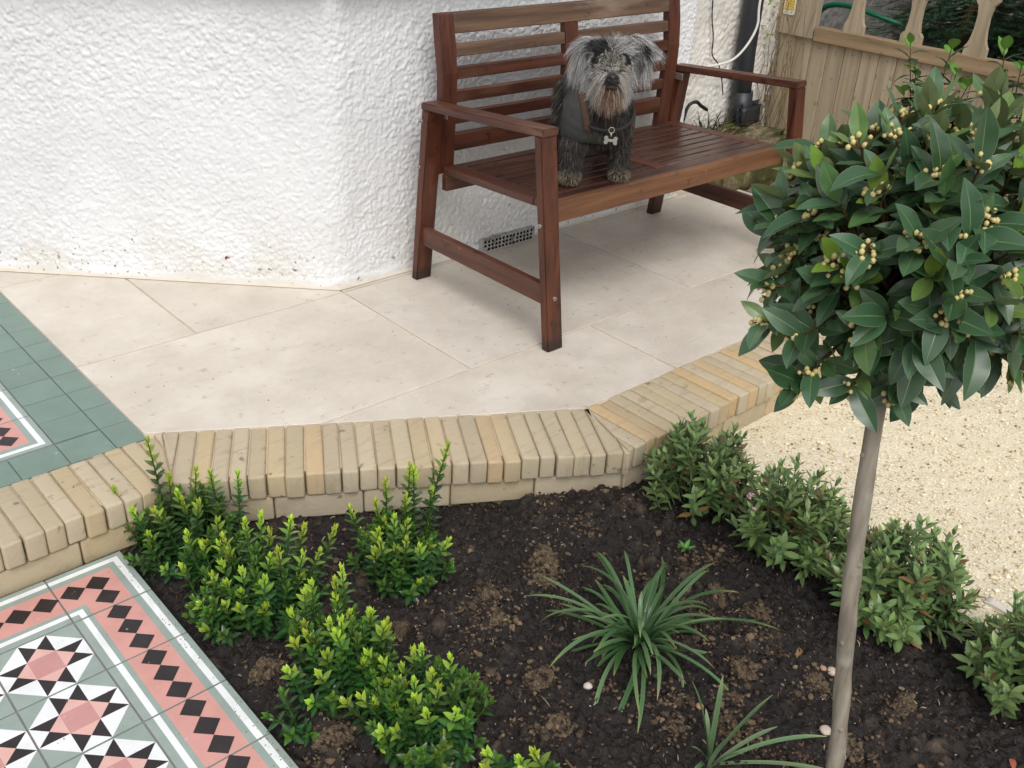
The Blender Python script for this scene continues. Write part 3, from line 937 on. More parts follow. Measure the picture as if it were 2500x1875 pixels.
def slat_back(x0, x1, z0, z1, m, name="back_slat", dy=.003, th=.020):
    bm = bmesh.new()
    a, b = backy(z0) + dy, backy(z1) + dy
    hexa(bm, [(x0, a, z0), (x1, a, z0), (x1, a + th, z0), (x0, a + th, z0), (x0, b, z1), (x1, b, z1), (x1, b + th, z1), (x0, b + th, z1)], .002)
    bpart(name, bm, m)
slat_back(X0, X1, .747, .802, m_bworn, "top_rail", .001, .026)
slat_back(X0, X1, .407, .459, m_bx, "bottom_rail", .002, .024)
bm = bmesh.new()
a, b = backy(.459) + .001, backy(.747) + .001
rings = []
for z in (.4592, .56, .64, .7468):
    y = backy(z) + .001
    rings.append([bm.verts.new(p) for p in ((XM0, y, z), (XM1, y, z), (XM1, y + .024, z), (XM0, y + .024, z))])
for p, q in zip(rings, rings[1:]):
    for k in range(4): bm.faces.new((p[k], p[(k + 1) % 4], q[(k + 1) % 4], q[k]))
bm.faces.new(rings[0][::-1]); bm.faces.new(rings[-1])
bpart("centre_post", bm, m_bz)
for (z0, z1, m) in ((.684, .7175, m_bworn), (.621, .655, m_bx), (.554, .588, m_bx), (.4895, .5245, m_bx)):
    slat_back(X0 + .0005, XM0 - .0005, z0, z1, m); slat_back(XM1 + .0005, X1 - .0005, z0, z1, m)
# seat: frame, centre rail and two bays of slats; falls a little to the back
def sz(y): return .3955 - .043 * (y - .09)
def seat_box(name, x0, x1, y0, y1, dz, th, m, bev=.002):
    bm = bmesh.new()
    t0, t1 = sz(y0) + dz, sz(y1) + dz
    hexa(bm, [(x0, y0, t0 - th), (x1, y0, t0 - th), (x1, y1, t1 - th), (x0, y1, t1 - th), (x0, y0, t0), (x1, y0, t0), (x1, y1, t1), (x0, y1, t1)], bev)
    return bpart(name, bm, m)
seat_box("front_rail", LW + .002, BW - LW - .002, .088, .114, 0, .060, m_bfront, .003)
seat_box("seat_board", LW + .004, BW - LW - .004, .1145, .160, -.0006, .022, m_bseat)
seat_box("side_rail", LW + .002, .115, .1605, .562, -.0004, .022, m_by)
seat_box("side_rail", BW - .115, BW - LW - .002, .1605, .562, -.0004, .022, m_by)
seat_box("rear_rail", .1155, BW - .1155, .526, .562, -.0005, .022, m_bseat)
seat_box("under_rail", LW + .002, BW - LW - .002, .545, .568, -.024, .05, m_bx)
seat_box("centre_rail", .562, .617, .1605, .5255, .0004, .022, m_by)
for k in range(8):
    ya = .165 + k * .0447
    for x0, x1 in ((.1158, .5616), (.6174, BW - .1158)):
        seat_box("seat_slat", x0, x1, ya, ya + .0372, rng.uniform(-.0008, .0004) - .001, .018, m_bseat, .0022)

# ------------------------------------------------------------------ right background: drain, gully block, cables
m_pipe = Mat("black_plastic_pipe", .45, .5); m_pipe.color(m_pipe.mix(m_pipe.noise(15), srgb(26, 28, 32), srgb(44, 48, 54)))
pipe = thing("drainpipe", "black drainpipe running down the recessed wall to the gully block", "drainpipe", (3.625, 2.545, 0))
bm = bmesh.new(); tube(bm, [(-.008, 0, 2.3), (-.008, 0, .5), (.006, -.005, .25)], .041, 16)
link("pipe", from_bm("pipe", bm, [m_pipe]), pipe)
bm = bmesh.new(); tube(bm, [(.006, -.005, .34), (.010, -.010, .20)], .046, 16)
link("socket_collar", from_bm("socket_collar", bm, [m_pipe]), pipe)
def M_moss():
    m = Mat("mossy_concrete", .92, .15)
    a = m.noise(9, 5, .6); b = m.noise(45, 5, .7)
    c = m.ramp(b, [(.3, srgb(66, 58, 44)), (.5, srgb(116, 104, 84)), (.75, srgb(150, 140, 120))])
    c = m.mix(m.mul(m.step(a, .38, .58), .8), c, srgb(84, 92, 40))
    c = m.mix(m.mul(m.step(m.noise(5, 3), .5, .65), .6), c, srgb(48, 42, 32))
    m.color(c); m.bump(b, .8, .008); return m
m_moss = M_moss()
gully = thing("gully_block", "weathered mossy concrete gully block under the black drainpipe", "gully", (3.50, 2.44, 0))
def rough_box(x0, x1, y0, y1, z0, z1, amp, cuts=10, seed=0, dish=0):
    bm = boxbm(x0, x1, y0, y1, z0, z1, .02, 2)
    bmesh.ops.subdivide_edges(bm, edges=bm.edges[:], cuts=cuts, use_grid_fill=True)
    r = np.random.RandomState(seed)
    for v in bm.verts:
        n = v.co
        k = float(fbm(np.array(n.x * 14 + n.z * 9), np.array(n.y * 14 - n.z * 11), 4, seed)) * amp
        v.co += Vector(((n.x - (x0 + x1) / 2), (n.y - (y0 + y1) / 2), (n.z - (z0 + z1) / 2))).normalized() * k
        if dish and n.z > z1 - .02:
            d = math.hypot((n.x - .02) / .15, (n.y + .0) / .09)
            if d < 1: v.co.z -= dish * (1 - d * d)
    return bm
link("block", from_bm("block", rough_box(-.20, .24, -.10, .12, -.02, .205, .05, 9, 4, .05), [m_moss], True), gully)
link("slate_piece", from_bm("slate_piece", rough_box(.07, .23, .05, .085, .19, .30, .02, 3, 8), [m_pipe], True), gully)

def cable(name, pts, r, m, label, cat, n=40):
    bm = bmesh.new(); tube(bm, spline(pts, n), r, 6)
    return tag(link(name, from_bm(name, bm, [m], True)), label, cat)
m_white_pl = Mat("white_cable_sheath", .5, .4); m_white_pl.color(m_white_pl.mix(m_white_pl.noise(8), srgb(205, 202, 196), srgb(222, 220, 214)))
m_black_pl = Mat("black_cable_sheath", .5, .4); m_black_pl.color(m_black_pl.mix(m_black_pl.noise(8), srgb(20, 20, 22), srgb(34, 33, 32)))
cable("white_cable", [(3.590, 2.490, 1.3), (3.590, 2.488, .9), (3.574, 2.485, .70), (3.575, 2.480, .62), (3.540, 2.49, .545), (3.488, 2.51, .490), (3.43, 2.54, .468), (3.36, 2.57, .46), (3.30, 2.585, .455)], .0052, m_white_pl, "white cable curving down the wall beside the black drainpipe", "cable")
cable("black_wire", [(3.40, 2.583, 1.2), (3.395, 2.583, .73), (3.43, 2.582, .57), (3.44, 2.582, .50), (3.49, 2.58, .455), (3.51, 2.57, .40), (3.53, 2.565, .33)], .0028, m_black_pl, "thin black wire hanging on the wall left of the drainpipe", "wire")
cable("black_hose_loop", [(3.26, 2.56, .18), (3.262, 2.55, .25), (3.285, 2.55, .315), (3.32, 2.54, .332), (3.36, 2.54, .31), (3.40, 2.54, .29)], .0075, m_black_pl, "short black hose loop beside the mossy gully block", "hose")

# ------------------------------------------------------------------ wooden fence along the right side
fence = thing("garden_fence", "weathered wooden fence with cut-out balusters above a boarded lower half", "fence", (3.9, 0, 0))
FX = 0.0
PW = .0795
y = 2.575
k = 0
while y > -0.2:
    w = PW * rng.uniform(.97, 1.03)
    link("plank", from_bm("plank", boxbm(FX + rng.uniform(-.0015, .0015), FX + .016, y - w + .0018, y - .0007, -.1, .551, .0015), [m_fence]), fence)
    if k < 14:
        n_ = from_bm("nail", cyl_bm(.0022, .002, 6), [m_steel_d])
        link("nail", n_, fence, (FX - .001, y - w / 2, .520 + rng.uniform(-.004, .004)), (0, math.radians(-90), 0))
    y -= w; k += 1
link("rail", from_bm("rail", boxbm(FX - .022, FX + .03, -.2, 2.405, .546, .603, .003), [m_rail]), fence)
link("stile", from_bm("stile", boxbm(FX - .018, FX + .022, 2.412, 2.500, .552, 1.1, .003), [m_fence]), fence)
link("stile", from_bm("stile", boxbm(FX - .016, FX + .022, 2.501, 2.600, .552, 1.1, .003), [m_fence]), fence)
link("edge_batten", from_bm("edge_batten", boxbm(FX - .02, FX + .02, 2.601, 2.622, -.1, 1.1, .002), [m_rail]), fence)
link("top_rail", from_bm("top_rail", boxbm(FX - .022, FX + .03, -.2, 2.405, .985, 1.04, .003), [m_rail]), fence)
HALF = [(.600, .044), (.634, .044), (.645, .036), (.655, .030), (.69, .024), (.74, .022), (.775, .028), (.795, .044), (.81, .047), (.83, .040), (.86, .027), (.90, .023), (.94, .036), (.985, .044)]
def baluster(yc, s=1.0, dz=0):
    poly = [(yc + h * s, z + dz * (z > .65)) for z, h in HALF] + [(yc - h * s, z + dz * (z > .65)) for z, h in HALF[::-1]]
    bm = bmesh.new()
    va = [bm.verts.new((-.004, p[0], p[1])) for p in poly]; vb = [bm.verts.new((.016, p[0], p[1])) for p in poly]
    n = len(poly)
    bm.faces.new(va); bm.faces.new(vb[::-1])
    for i in range(n): bm.faces.new((va[i], vb[i], vb[(i + 1) % n], va[(i + 1) % n]))
    link("baluster", from_bm("baluster", bm, [m_fence]), fence)
for yc, dz in ((2.238, .01), (1.985, -.008), (1.722, .005), (1.46, 0), (1.20, .0), (.94, 0), (.68, 0)): baluster(yc, 1, dz)
# yellow and white notice on the stile
m_yel = Mat("yellow_plastic", .5, .4); m_yel.color(m_yel.mix(m_yel.noise(30), srgb(222, 186, 74), srgb(236, 206, 110)))
m_lab = Mat("white_plastic", .5, .4); m_lab.color(m_lab.mix(m_lab.noise(30), srgb(226, 226, 222), srgb(238, 238, 236)))
m_ink = Mat("grey_print", .6, .3); m_ink.color(srgb(104, 92, 66))
sign = thing("notice", "small yellow and white notice plate fixed to the fence stile", "sign", (3.879, 2.572, .632))
def rrect(w, h, r, n=4):
    p = []
    for cx, cy, a0 in ((w - r, r, -90), (w - r, h - r, 0), (r, h - r, 90), (r, r, 180)):
        for k in range(n + 1):
            a = math.radians(a0 + 90 * k / n); p.append((cx + r * math.cos(a), cy + r * math.sin(a)))
    return p
def plate(name, poly, x0, x1, m, par):
    bm = bmesh.new()
    va = [bm.verts.new((x0, -p[0], p[1])) for p in poly]; vb = [bm.verts.new((x1, -p[0], p[1])) for p in poly]
    n = len(poly)
    bm.faces.new(va); bm.faces.new(vb[::-1])
    for i in range(n): bm.faces.new((va[i], vb[i], vb[(i + 1) % n], va[(i + 1) % n]))
    link(name, from_bm(name, bm, [m]), par)
plate("plate", rrect(.056, .10, .007), 0, .0025, m_lab, sign)
plate("yellow_panel", [(.004, .016), (.052, .016), (.052, .096), (.004, .096)], -.0006, .001, m_yel, sign)
for r_ in range(7):
    for c_ in range(4):
        x = .009 + c_ * .0105; z = .021 + r_ * .0105
        w = rng.uniform(.003, .007)
        plate("print_mark", [(x, z), (x + w, z), (x + w, z + .0022), (x, z + .0022)], -.001, 0, m_ink, sign)
plate("print_mark", [(.008, .006), (.010, .006), (.010, .012), (.008, .012)], -.0008, 0.0005, m_ink, sign)
plate("print_mark", [(.038, .008), (.046, .008), (.046, .011), (.038, .011)], -.0008, 0.0005, m_ink, sign)

m_hose = Mat("green_rubber_hose", .4, .5); m_hose.color(m_hose.mix(m_hose.noise(14), srgb(8, 92, 62), srgb(18, 122, 84)))
cable("garden_hose", [(4.06, 2.56, .50), (4.05, 2.535, .58), (4.05, 2.505, .635), (4.05, 2.465, .668), (4.05, 2.40, .680), (4.05, 2.32, .676), (4.06, 2.23, .660), (4.10, 2.14, .635), (4.16, 2.06, .60)], .0115, m_hose, "green garden hose looped behind the wooden fence", "hose")

# ------------------------------------------------------------------ leaves
class Geo:
    """collects quads with per-vertex colours"""
    def __init__(s): s.V, s.F, s.C, s.n = [], [], [], 0
    def add(s, V, F, C):
        s.V.append(V); s.F.append(F + s.n); s.C.append(C); s.n += len(V)
    def mesh(s, name, m, smooth=True):
        return np_mesh(name, np.concatenate(s.V), np.concatenate(s.F), m if isinstance(m, list) else [m], smooth, np.concatenate(s.C))

def lin(c): return np.array(srgb(*c)[:3])
def leaf(L, Wd, col, rib=None, edge=None, fold=.25, curl=.25, seg=6, fine=False, wav=0.0, shape=(.85, 1.0), r=None, tipc=None):
    """blade along +Y, upper face +Z"""
    r = r or np.random
    ac = np.array([-1, -.93, -.06, 0, .06, .93, 1.0]) if fine else np.array([-1.0, 0, 1.0])
    t = np.linspace(0, 1, seg + 1)
    hw = Wd / 2 * np.sin(np.pi * np.clip(t ** shape[0], 0, 1)) ** shape[1]
    hw = np.maximum(hw, Wd * .03); hw[-1] = Wd * .015
    ang = curl * t                        # bends down along its length
    y = np.concatenate([[0], np.cumsum(np.cos((ang[1:] + ang[:-1]) / 2))]) * L / seg
    z = -np.concatenate([[0], np.cumsum(np.sin((ang[1:] + ang[:-1]) / 2))]) * L / seg
    X = ac[None, :] * hw[:, None]
    Zp = z[:, None] + np.abs(X) * fold
    if wav:
        ph = r.uniform(0, 6.28)
        Zp = Zp + wav * L * np.sin(t[:, None] * 13 + ph + ac[None] * 1.3) * np.abs(ac)[None] ** 2 * np.sin(np.pi * t)[:, None]
    V = np.stack([X, np.broadcast_to(y[:, None], X.shape), Zp], -1).reshape(-1, 3)
    F = grid_faces(seg + 1, len(ac))[:, ::-1]
    c = np.broadcast_to(lin(col), (seg + 1, len(ac), 3)).copy()
    if tipc is not None: c = c * (1 - t[:, None, None] ** 2) + lin(tipc) * t[:, None, None] ** 2
    if rib is not None:
        w = (np.abs(ac) < .05)[None, :, None] * (1 - .5 * t[:, None, None])
        c = c * (1 - w) + lin(rib) * w
    if edge is not None:
        w = (np.abs(ac) > .95)[None, :, None] * .8
        c = c * (1 - w) + lin(edge) * w
    C = np.concatenate([c.reshape(-1, 3), np.ones((c.shape[0] * c.shape[1], 1))], 1)
    return V, F, C
def frame(d, up):
    d = np.array(d, float); d /= np.linalg.norm(d)
    x = np.cross(d, up); nx = np.linalg.norm(x)
    if nx < 1e-4: x = np.cross(d, [1, .2, 0]); nx = np.linalg.norm(x)
    x /= nx; z = np.cross(x, d)
    return np.stack([x, d, z], 1)         # columns X Y Z
def place(V, pos, d, up): return V @ frame(d, up).T + np.array(pos)
def quad_tube(pts, radii, col, n=5):
    pts = np.array(pts, float); m = len(pts)
    radii = np.broadcast_to(radii, m)
    V = []
    for i in range(m):
        d = pts[min(i + 1, m - 1)] - pts[max(i - 1, 0)]
        f = frame(d, [.3, .2, .93] if abs(d[2]) < .8 * np.linalg.norm(d) else [1, .1, .1])
        for k in range(n):
            a = 2 * math.pi * k / n
            V.append(pts[i] + (f[:, 0] * math.cos(a) + f[:, 2] * math.sin(a)) * radii[i])
    F = [(i * n + k, i * n + (k + 1) % n, (i + 1) * n + (k + 1) % n, (i + 1) * n + k) for i in range(m - 1) for k in range(n)]
    C = np.tile([*lin(col), 1.0], (len(V), 1))
    return np.array(V), np.array(F), C

# ------------------------------------------------------------------ clipped evergreen shrubs with lime tips
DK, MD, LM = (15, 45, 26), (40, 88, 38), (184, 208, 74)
def lerp(a, b, t): return tuple(a[i] + (b[i] - a[i]) * t for i in range(3))
def shoot_mesh(h, seed, lime):
    r = np.random.RandomState(seed)
    g = Geo()
    npair = max(6, int(h / .0094))
    bend = r.uniform(-.06, .06, 2) * h
    P = lambda t: np.array([bend[0] * t * t * 2, bend[1] * t * t * 2, h * t])
    g.add(*quad_tube([P(t) for t in np.linspace(0, 1, 6)], np.linspace(.0028, .0013, 6), (72, 96, 44), 5))
    a0 = r.uniform(0, 6)
    for i in range(npair):
        t = .08 + .92 * (i / (npair - 1)) ** .92
        top = np.clip((t - .70) / .24, 0, 1) * lime
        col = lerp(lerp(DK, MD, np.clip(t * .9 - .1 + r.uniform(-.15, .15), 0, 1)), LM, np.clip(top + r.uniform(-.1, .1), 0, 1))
        L = (.0262 - .007 * t ** 3) * r.uniform(.85, 1.15)
        if t > .93: L *= .78
        el = .35 + .75 * t ** 3 + r.uniform(-.12, .12)
        for s in (0, 1):
            a = a0 + i * math.pi / 2 + s * math.pi + r.uniform(-.25, .25)
            d = (math.cos(a) * math.cos(el), math.sin(a) * math.cos(el), math.sin(el))
            V, F, C = leaf(L, L * .50, col, lerp(col, (150, 180, 90), .35), None, .32, .55 - .3 * t, 4, False, 0, (.8, .85), r)
            g.add(place(V, P(t), d, (0, 0, 1)), F, C)
    for k in range(3):        # bud leaves standing up at the tip
        a = a0 + k * 2.1; el = 1.25
        d = (math.cos(a) * math.cos(el), math.sin(a) * math.cos(el), math.sin(el))
        V, F, C = leaf(.017, .0075, lerp(MD, LM, lime), None, None, .4, .1, 3, False, 0, (.8, .9), r)
        g.add(place(V, P(1), d, (math.cos(a), math.sin(a), .3)), F, C)
    return g.mesh("shoot", m_eu)
SH_H = [.06, .085, .11, .14, .175, .215]
SHOOTS = {(k, v): shoot_mesh(h, 100 + k * 7 + v, (1.0, .9, .35)[v]) for k, h in enumerate(SH_H) for v in range(3)}
def put_shoot(par, base, tip, lime, r):
    b = Vector(base); d = Vector(tip) - b
    L = d.length
    k = min(range(len(SH_H)), key=lambda i: abs(SH_H[i] - L))
    q = d.to_track_quat('Z', 'Y') @ Quaternion((0, 0, 1), r.uniform(0, 6.28))
    o = link("shoot", SHOOTS[(k, lime)], par)
    o.rotation_mode = 'QUATERNION'; o.rotation_quaternion = q
    o.location = b
    s = L / SH_H[k]; w = r.uniform(.9, 1.12)
    o.scale = (w, w, s)
def shrub(label, base, tips, nfill, rad, hfill, seed, lime_bias=0.8):
    r = random.Random(seed)
    z0 = soil_at(*base) - .01
    t = thing("evergreen_shrub", label, "shrub", (base[0], base[1], z0), group="young evergreen shrubs along the tiled path")
    bc = Vector((base[0], base[1], z0))
    cx = sum(p[0] for p in tips) / len(tips); cy = sum(p[1] for p in tips) / len(tips)
    fill = []
    for p in tips:
        tp = Vector(p) - bc
        root = Vector((tp.x * .72 + r.uniform(-.012, .012), tp.y * .72 + r.uniform(-.012, .012), .0))
        fill.append((root, tp, 0 if r.random() < lime_bias else 1))
    # filling shoots: shorter, darker, out to the sides and front
    mc = Vector((cx - base[0], cy - base[1], 0)) * .62
    for i in range(nfill):
        a = r.uniform(0, 6.28); rr = math.sqrt(r.random())
        root = mc + Vector((math.cos(a) * rr * rad[0] * .75, math.sin(a) * rr * rad[1] * .75, 0))
        tp = mc + Vector((math.cos(a) * rr * rad[0] * 1.15, math.sin(a) * rr * rad[1] * 1.15, hfill * (1.0 - .62 * rr * rr) * r.uniform(.72, 1.0)))
        fill.append((root, tp, 1 if r.random() < .14 else 2))
    for b, tp, lm in fill: put_shoot(t, b, tp, lm, r)
    bm = bmesh.new()
    for i in range(5):
        a = i * 1.26; tube(bm, [(0, 0, -.02), mc * .5 + Vector((.01 * math.cos(a), .01 * math.sin(a), .02)), mc + Vector((.035 * math.cos(a), .035 * math.sin(a), .07))], [.0035, .003, .002], 5)
    link("stem", from_bm("stem", bm, [m_twig]), t)
    return t
P1 = [(0.564, 1.80, 0.009), (0.636, 1.755, 0.114), (0.575, 1.77, -0.018), (0.692, 1.702, 0.055), (0.729, 1.678, 0.066), (0.771, 1.639, 0.049), (0.607, 1.662, 0.031), (0.651, 1.627, 0.046), (0.58, 1.721, 0.003), (0.688, 1.565, 0.017), (0.642, 1.735, 0.04), (0.66, 1.71, 0.025)]
P2 = [(0.605, 1.592, -0.001), (0.644, 1.555, -0.015), (0.677, 1.524, 0.011), (0.707, 1.496, 0.034), (0.723, 1.482, 0.051), (0.723, 1.475, 0.017), (0.761, 1.445, 0.059), (0.781, 1.427, 0.031), (0.585, 1.56, -0.05), (0.651, 1.535, -0.019), (0.647, 1.422, 0.01), (0.593, 1.445, -0.012), (0.726, 1.39, 0.021), (0.742, 1.381, 0.013), (0.784, 1.376, 0.0), (0.827, 1.384, 0.03), (0.60, 1.411, -0.06), (0.622, 1.37, -0.047), (0.654, 1.341, 0.016)]
P3 = [(0.933, 1.458, 0.004), (0.958, 1.401, 0.026), (1.003, 1.427, 0.044), (1.036, 1.396, 0.088), (1.041, 1.392, 0.076), (1.072, 1.363, 0.142), (1.077, 1.358, 0.04), (1.026, 1.385, 0.031), (0.933, 1.329, 0.039), (0.952, 1.317, 0.032), (0.895, 1.35, 0.023), (0.93, 1.29, 0.008), (0.96, 1.262, 0.015), (1.002, 1.25, -0.003), (0.882, 1.335, -0.018), (0.906, 1.313, 0.0)]
P4 = [(0.677, 1.269, 0.033), (0.698, 1.249, 0.025), (0.689, 1.258, 0.058), (0.746, 1.204, 0.092), (0.741, 1.208, 0.058), (0.752, 1.15, 0.045), (0.736, 1.199, 0.038), (0.675, 1.263, -0.001), (0.684, 1.186, 0.024), (0.683, 1.146, 0.035), (0.654, 1.167, 0.018), (0.629, 1.203, 0.0), (0.681, 1.107, 0.046), (0.738, 1.108, 0.035), (0.752, 1.095, 0.027), (0.614, 1.121, -0.075), (0.60, 1.151, -0.017), (0.635, 1.103, -0.003)]
P5 = [(0.715, 1.102, -0.009), (0.728, 1.056, -0.011), (0.766, 1.048, 0.001), (0.78, 1.042, 0.012), (0.75, 0.98, 0.016), (0.782, 0.971, 0.031), (0.713, 1.016, -0.003), (0.645, 1.052, -0.035), (0.662, 1.022, -0.022), (0.697, 0.921, 0.015), (0.64, 0.967, -0.036), (0.667, 0.942, -0.043), (0.725, 0.887, 0.01), (0.726, 0.886, -0.046), (0.66, 0.954, -0.08), (0.716, 0.957, 0.014)]
P6 = [(0.761, 0.804, -0.03), (0.803, 0.736, 0.001), (0.77, 0.775, -0.02), (0.74, 0.809, -0.041), (0.775, 0.743, -0.008)]
shrub("evergreen shrub with tall lime tips standing against the kerb by the path corner", (.665, 1.655), P1, 60, (.105, .115), .165, 1, .4)
shrub("broad evergreen shrub on the path edge, second from the kerb", (.665, 1.40), P2, 64, (.115, .12), .145, 2, .8)
shrub("evergreen shrub standing alone in front of the kerb stones, right of the path hedge", (.965, 1.36), P3, 48, (.085, .10), .15, 3, .8)
shrub("evergreen shrub with dense lime tips beside the middle of the tiled path", (.715, 1.13), P4, 56, (.085, .10), .165, 4, .95)
shrub("evergreen shrub with bright lime tips at the front end of the path hedge", (.80, .92), P5, 58, (.095, .10), .16, 5, .95)
shrub("evergreen shrub cut off by the bottom edge, only its lime tips showing", (.93, .70), P6, 8, (.06, .05), .08, 6, 1.0)
# low trailing shoots over the tile edge
r_ = random.Random(3)
t = thing("evergreen_seedling", "low dark leafy sprig leaning over the edge of the tiled path", "plant", (.585, 1.125, soil_at(.585, 1.125)))
for tp in ((-.045, .012, .050), (-.03, -.03, .035), (.0, -.045, .03), (-.005, .03, .07)): put_shoot(t, (0, 0, 0), tp, 2, r_)
t = thing("seedling", "tiny four-leaved seedling in the soil near the back of the small-leaved hedge", "seedling", (1.50, 1.01, soil_at(1.50, 1.01)))
for k in range(6):
    a = k * 1.05 + .3
    V, F, C = leaf(.026, .010, (70, 128, 52), (120, 160, 80), None, .3, .3, 5)
    d = (math.cos(a), math.sin(a), .45 if k % 2 else .9)
    link("leaf", np_mesh("leaf", place(V, (0, 0, .018), d, (0, 0, 1)), F, [m_eu], True, C), t)
g = Geo(); g.add(*quad_tube([(0, 0, -.01), (0, 0, .02)], [.0016, .0012], (80, 110, 50))); link("stem", g.mesh("stem", m_stem), t)

# ------------------------------------------------------------------ low hebe-like hedge on the gravel side
HG, HL, HB = (72, 106, 60), (130, 158, 86), (112, 66, 40)
def sprig_mesh(h, seed):
    r = np.random.RandomState(seed)
    g = Geo()
    bx, by = r.uniform(-.2, .2, 2) * h
    P = lambda t: np.array([bx * t * t, by * t * t, h * t])
    g.add(*quad_tube([P(t) for t in np.linspace(0, 1, 6)], np.linspace(.0022, .001, 6), (98, 92, 56), 5))
    n = max(5, int(h / .0138)); a0 = r.uniform(0, 6)
    for i in range(n):
        t = .25 + .75 * i / (n - 1)
        brown = r.rand() < .035 or (t > .9 and r.rand() < .12)
        for s in (0, 1):
            a = a0 + i * math.pi / 2 + s * math.pi + r.uniform(-.3, .3)
            el = .35 + .8 * t ** 4 + r.uniform(-.2, .25)
            L = r.uniform(.030, .042) * (1 - .35 * max(0, t - .85) / .15)
            col = HB if brown else lerp(HG, HL, np.clip(r.uniform(-.1, .6) + .5 * (t > .85), 0, 1))
            V, F, C = leaf(L, L * .34, col, lerp(col, (150, 165, 110), .5), lerp(col, (140, 150, 100), .3), .3, r.uniform(-.1, .4), 5, False, 0, (.95, .9), r)
            d = (math.cos(a) * math.cos(el), math.sin(a) * math.cos(el), math.sin(el))
            g.add(place(V, P(t), d, (0, 0, 1)), F, C)
    for k in range(2):
        a = a0 + .8 + k * 3.14
        V, F, C = leaf(.014, .005, HB if r.rand() < .18 else HL, None, None, .4, .1, 3, r=r)
        g.add(place(V, P(1), (math.cos(a) * .35, math.sin(a) * .35, 1), (math.cos(a), math.sin(a), .2)), F, C)
    return g.mesh("sprig", m_hebe)
SP_H = [.07, .10, .135, .17]
SPR = {(k, v): sprig_mesh(h, 300 + k * 9 + v) for k, h in enumerate(SP_H) for v in range(4)}
def hebe(label, base, rad, h, n, seed, shift=(0, 0)):
    r = random.Random(seed)
    z0 = soil_at(*base) - .008
    t = thing("small_leaved_shrub", label, "shrub", (base[0], base[1], z0), group="low small-leaved shrubs edging the gravel")
    bm = bmesh.new()
    for i in range(n):
        a = r.uniform(0, 6.28); rr = math.sqrt(r.random())
        tip = Vector((math.cos(a) * rr * rad[0] + shift[0], math.sin(a) * rr * rad[1] + shift[1], h * (1.0 - .70 * rr ** 2.2) * r.uniform(.72, 1.12) + .012))
        L = r.uniform(.075, .155)
        L = min(L, tip.length * .95)
        dirv = (tip.normalized() + Vector((0, 0, .75)) + Vector((r.uniform(-.3, .3), r.uniform(-.3, .3), 0))).normalized()
        b = tip - dirv * L
        if b.z < 0: b.z = .004
        d = tip - b; L = d.length
        k = min(range(len(SP_H)), key=lambda q: abs(SP_H[q] - L))
        o = link("sprig", SPR[(k, r.randrange(4))], t)
        o.rotation_mode = 'QUATERNION'; o.rotation_quaternion = d.to_track_quat('Z', 'Y') @ Quaternion((0, 0, 1), r.uniform(0, 6.28))
        o.location = b; s = L / SP_H[k]; w = r.uniform(.9, 1.15); o.scale = (w, w, s)
        if i % 3 == 0: tube(bm, [(0, 0, -.02), tuple(b * .55 + Vector((0, 0, -.004))), tuple(b)], [.003, .0024, .0018], 5, False)
    link("stem", from_bm("stem", bm, [m_twig]), t)
    return t
hebe("small-leaved shrub at the far end of the hedge against the kerb", (1.665, 1.10), (.135, .135), .205, 74, 21, (0.02, 0.02))
h2 = hebe("small-leaved shrub with tiny pink flowers, left of the bay trunk", (1.655, .865), (.128, .135), .20, 74, 22, (0.03, 0))
hebe("small-leaved shrub directly right of the bay trunk", (1.680, .615), (.145, .145), .205, 84, 23, (.01, 0))
hebe("small-leaved shrub cut off by the right edge of the picture", (1.680, .335), (.135, .125), .19, 60, 24)
m_pink = Mat("pink_petal", .6, .3); m_pink.color(m_pink.mix(m_pink.noise(60), srgb(206, 140, 160), srgb(226, 180, 196)))
for p in ((-.075, .06, .165), (-.07, .05, .135)):
    bm = bmesh.new()
    for k in range(9):
        bmesh.ops.create_icosphere(bm, subdivisions=1, radius=.0024, matrix=Matrix.Translation((rng.uniform(-.005, .005), rng.uniform(-.005, .005), rng.uniform(-.006, .006))))
    link("flower", from_bm("flower", bm, [m_pink], True), h2, p)

# ------------------------------------------------------------------ strap-leaved clumps
def blade(par, r, base, az, el, L, Wd, droop, twist=0, tipc=(150, 150, 80), ca=(60, 96, 52), cb=(110, 142, 96)):
    seg = 12
    t = np.linspace(0, 1, seg + 1)
    e = el - droop * t ** 1.4
    ds = L / seg
    p = np.zeros((seg + 1, 3)); a = az + twist * t
    for i in range(seg):
        em = (e[i] + e[i + 1]) / 2; am = (a[i] + a[i + 1]) / 2
        p[i + 1] = p[i] + ds * np.array([math.cos(am) * math.cos(em), math.sin(am) * math.cos(em), math.sin(em)])
    hw = Wd / 2 * np.minimum(1, .55 + t * 2.2) * np.clip((1 - t) * 5.0, .04, 1) ** .7
    d = np.gradient(p, axis=0); d /= np.linalg.norm(d, axis=1)[:, None]
    side = np.stack([-np.sin(a), np.cos(a), np.zeros_like(a)], -1)
    nrm = np.cross(side, d) * -1
    V = []
    for k in (-1, 0, 1): V.append(p + side * (hw * k)[:, None] + nrm * (hw * (.35 if k else 0))[:, None])
    V = np.stack(V, 1).reshape(-1, 3)
    F = grid_faces(seg + 1, 3)
    g1 = r.random()
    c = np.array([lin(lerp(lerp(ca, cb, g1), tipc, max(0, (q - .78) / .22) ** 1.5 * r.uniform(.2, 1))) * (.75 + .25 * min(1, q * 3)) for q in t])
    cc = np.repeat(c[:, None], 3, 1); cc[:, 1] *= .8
    C = np.concatenate([cc.reshape(-1, 3), np.ones((3 * (seg + 1), 1))], 1)
    link("blade", np_mesh("blade", V + np.array(base), F, [m_strap], True, C), par)
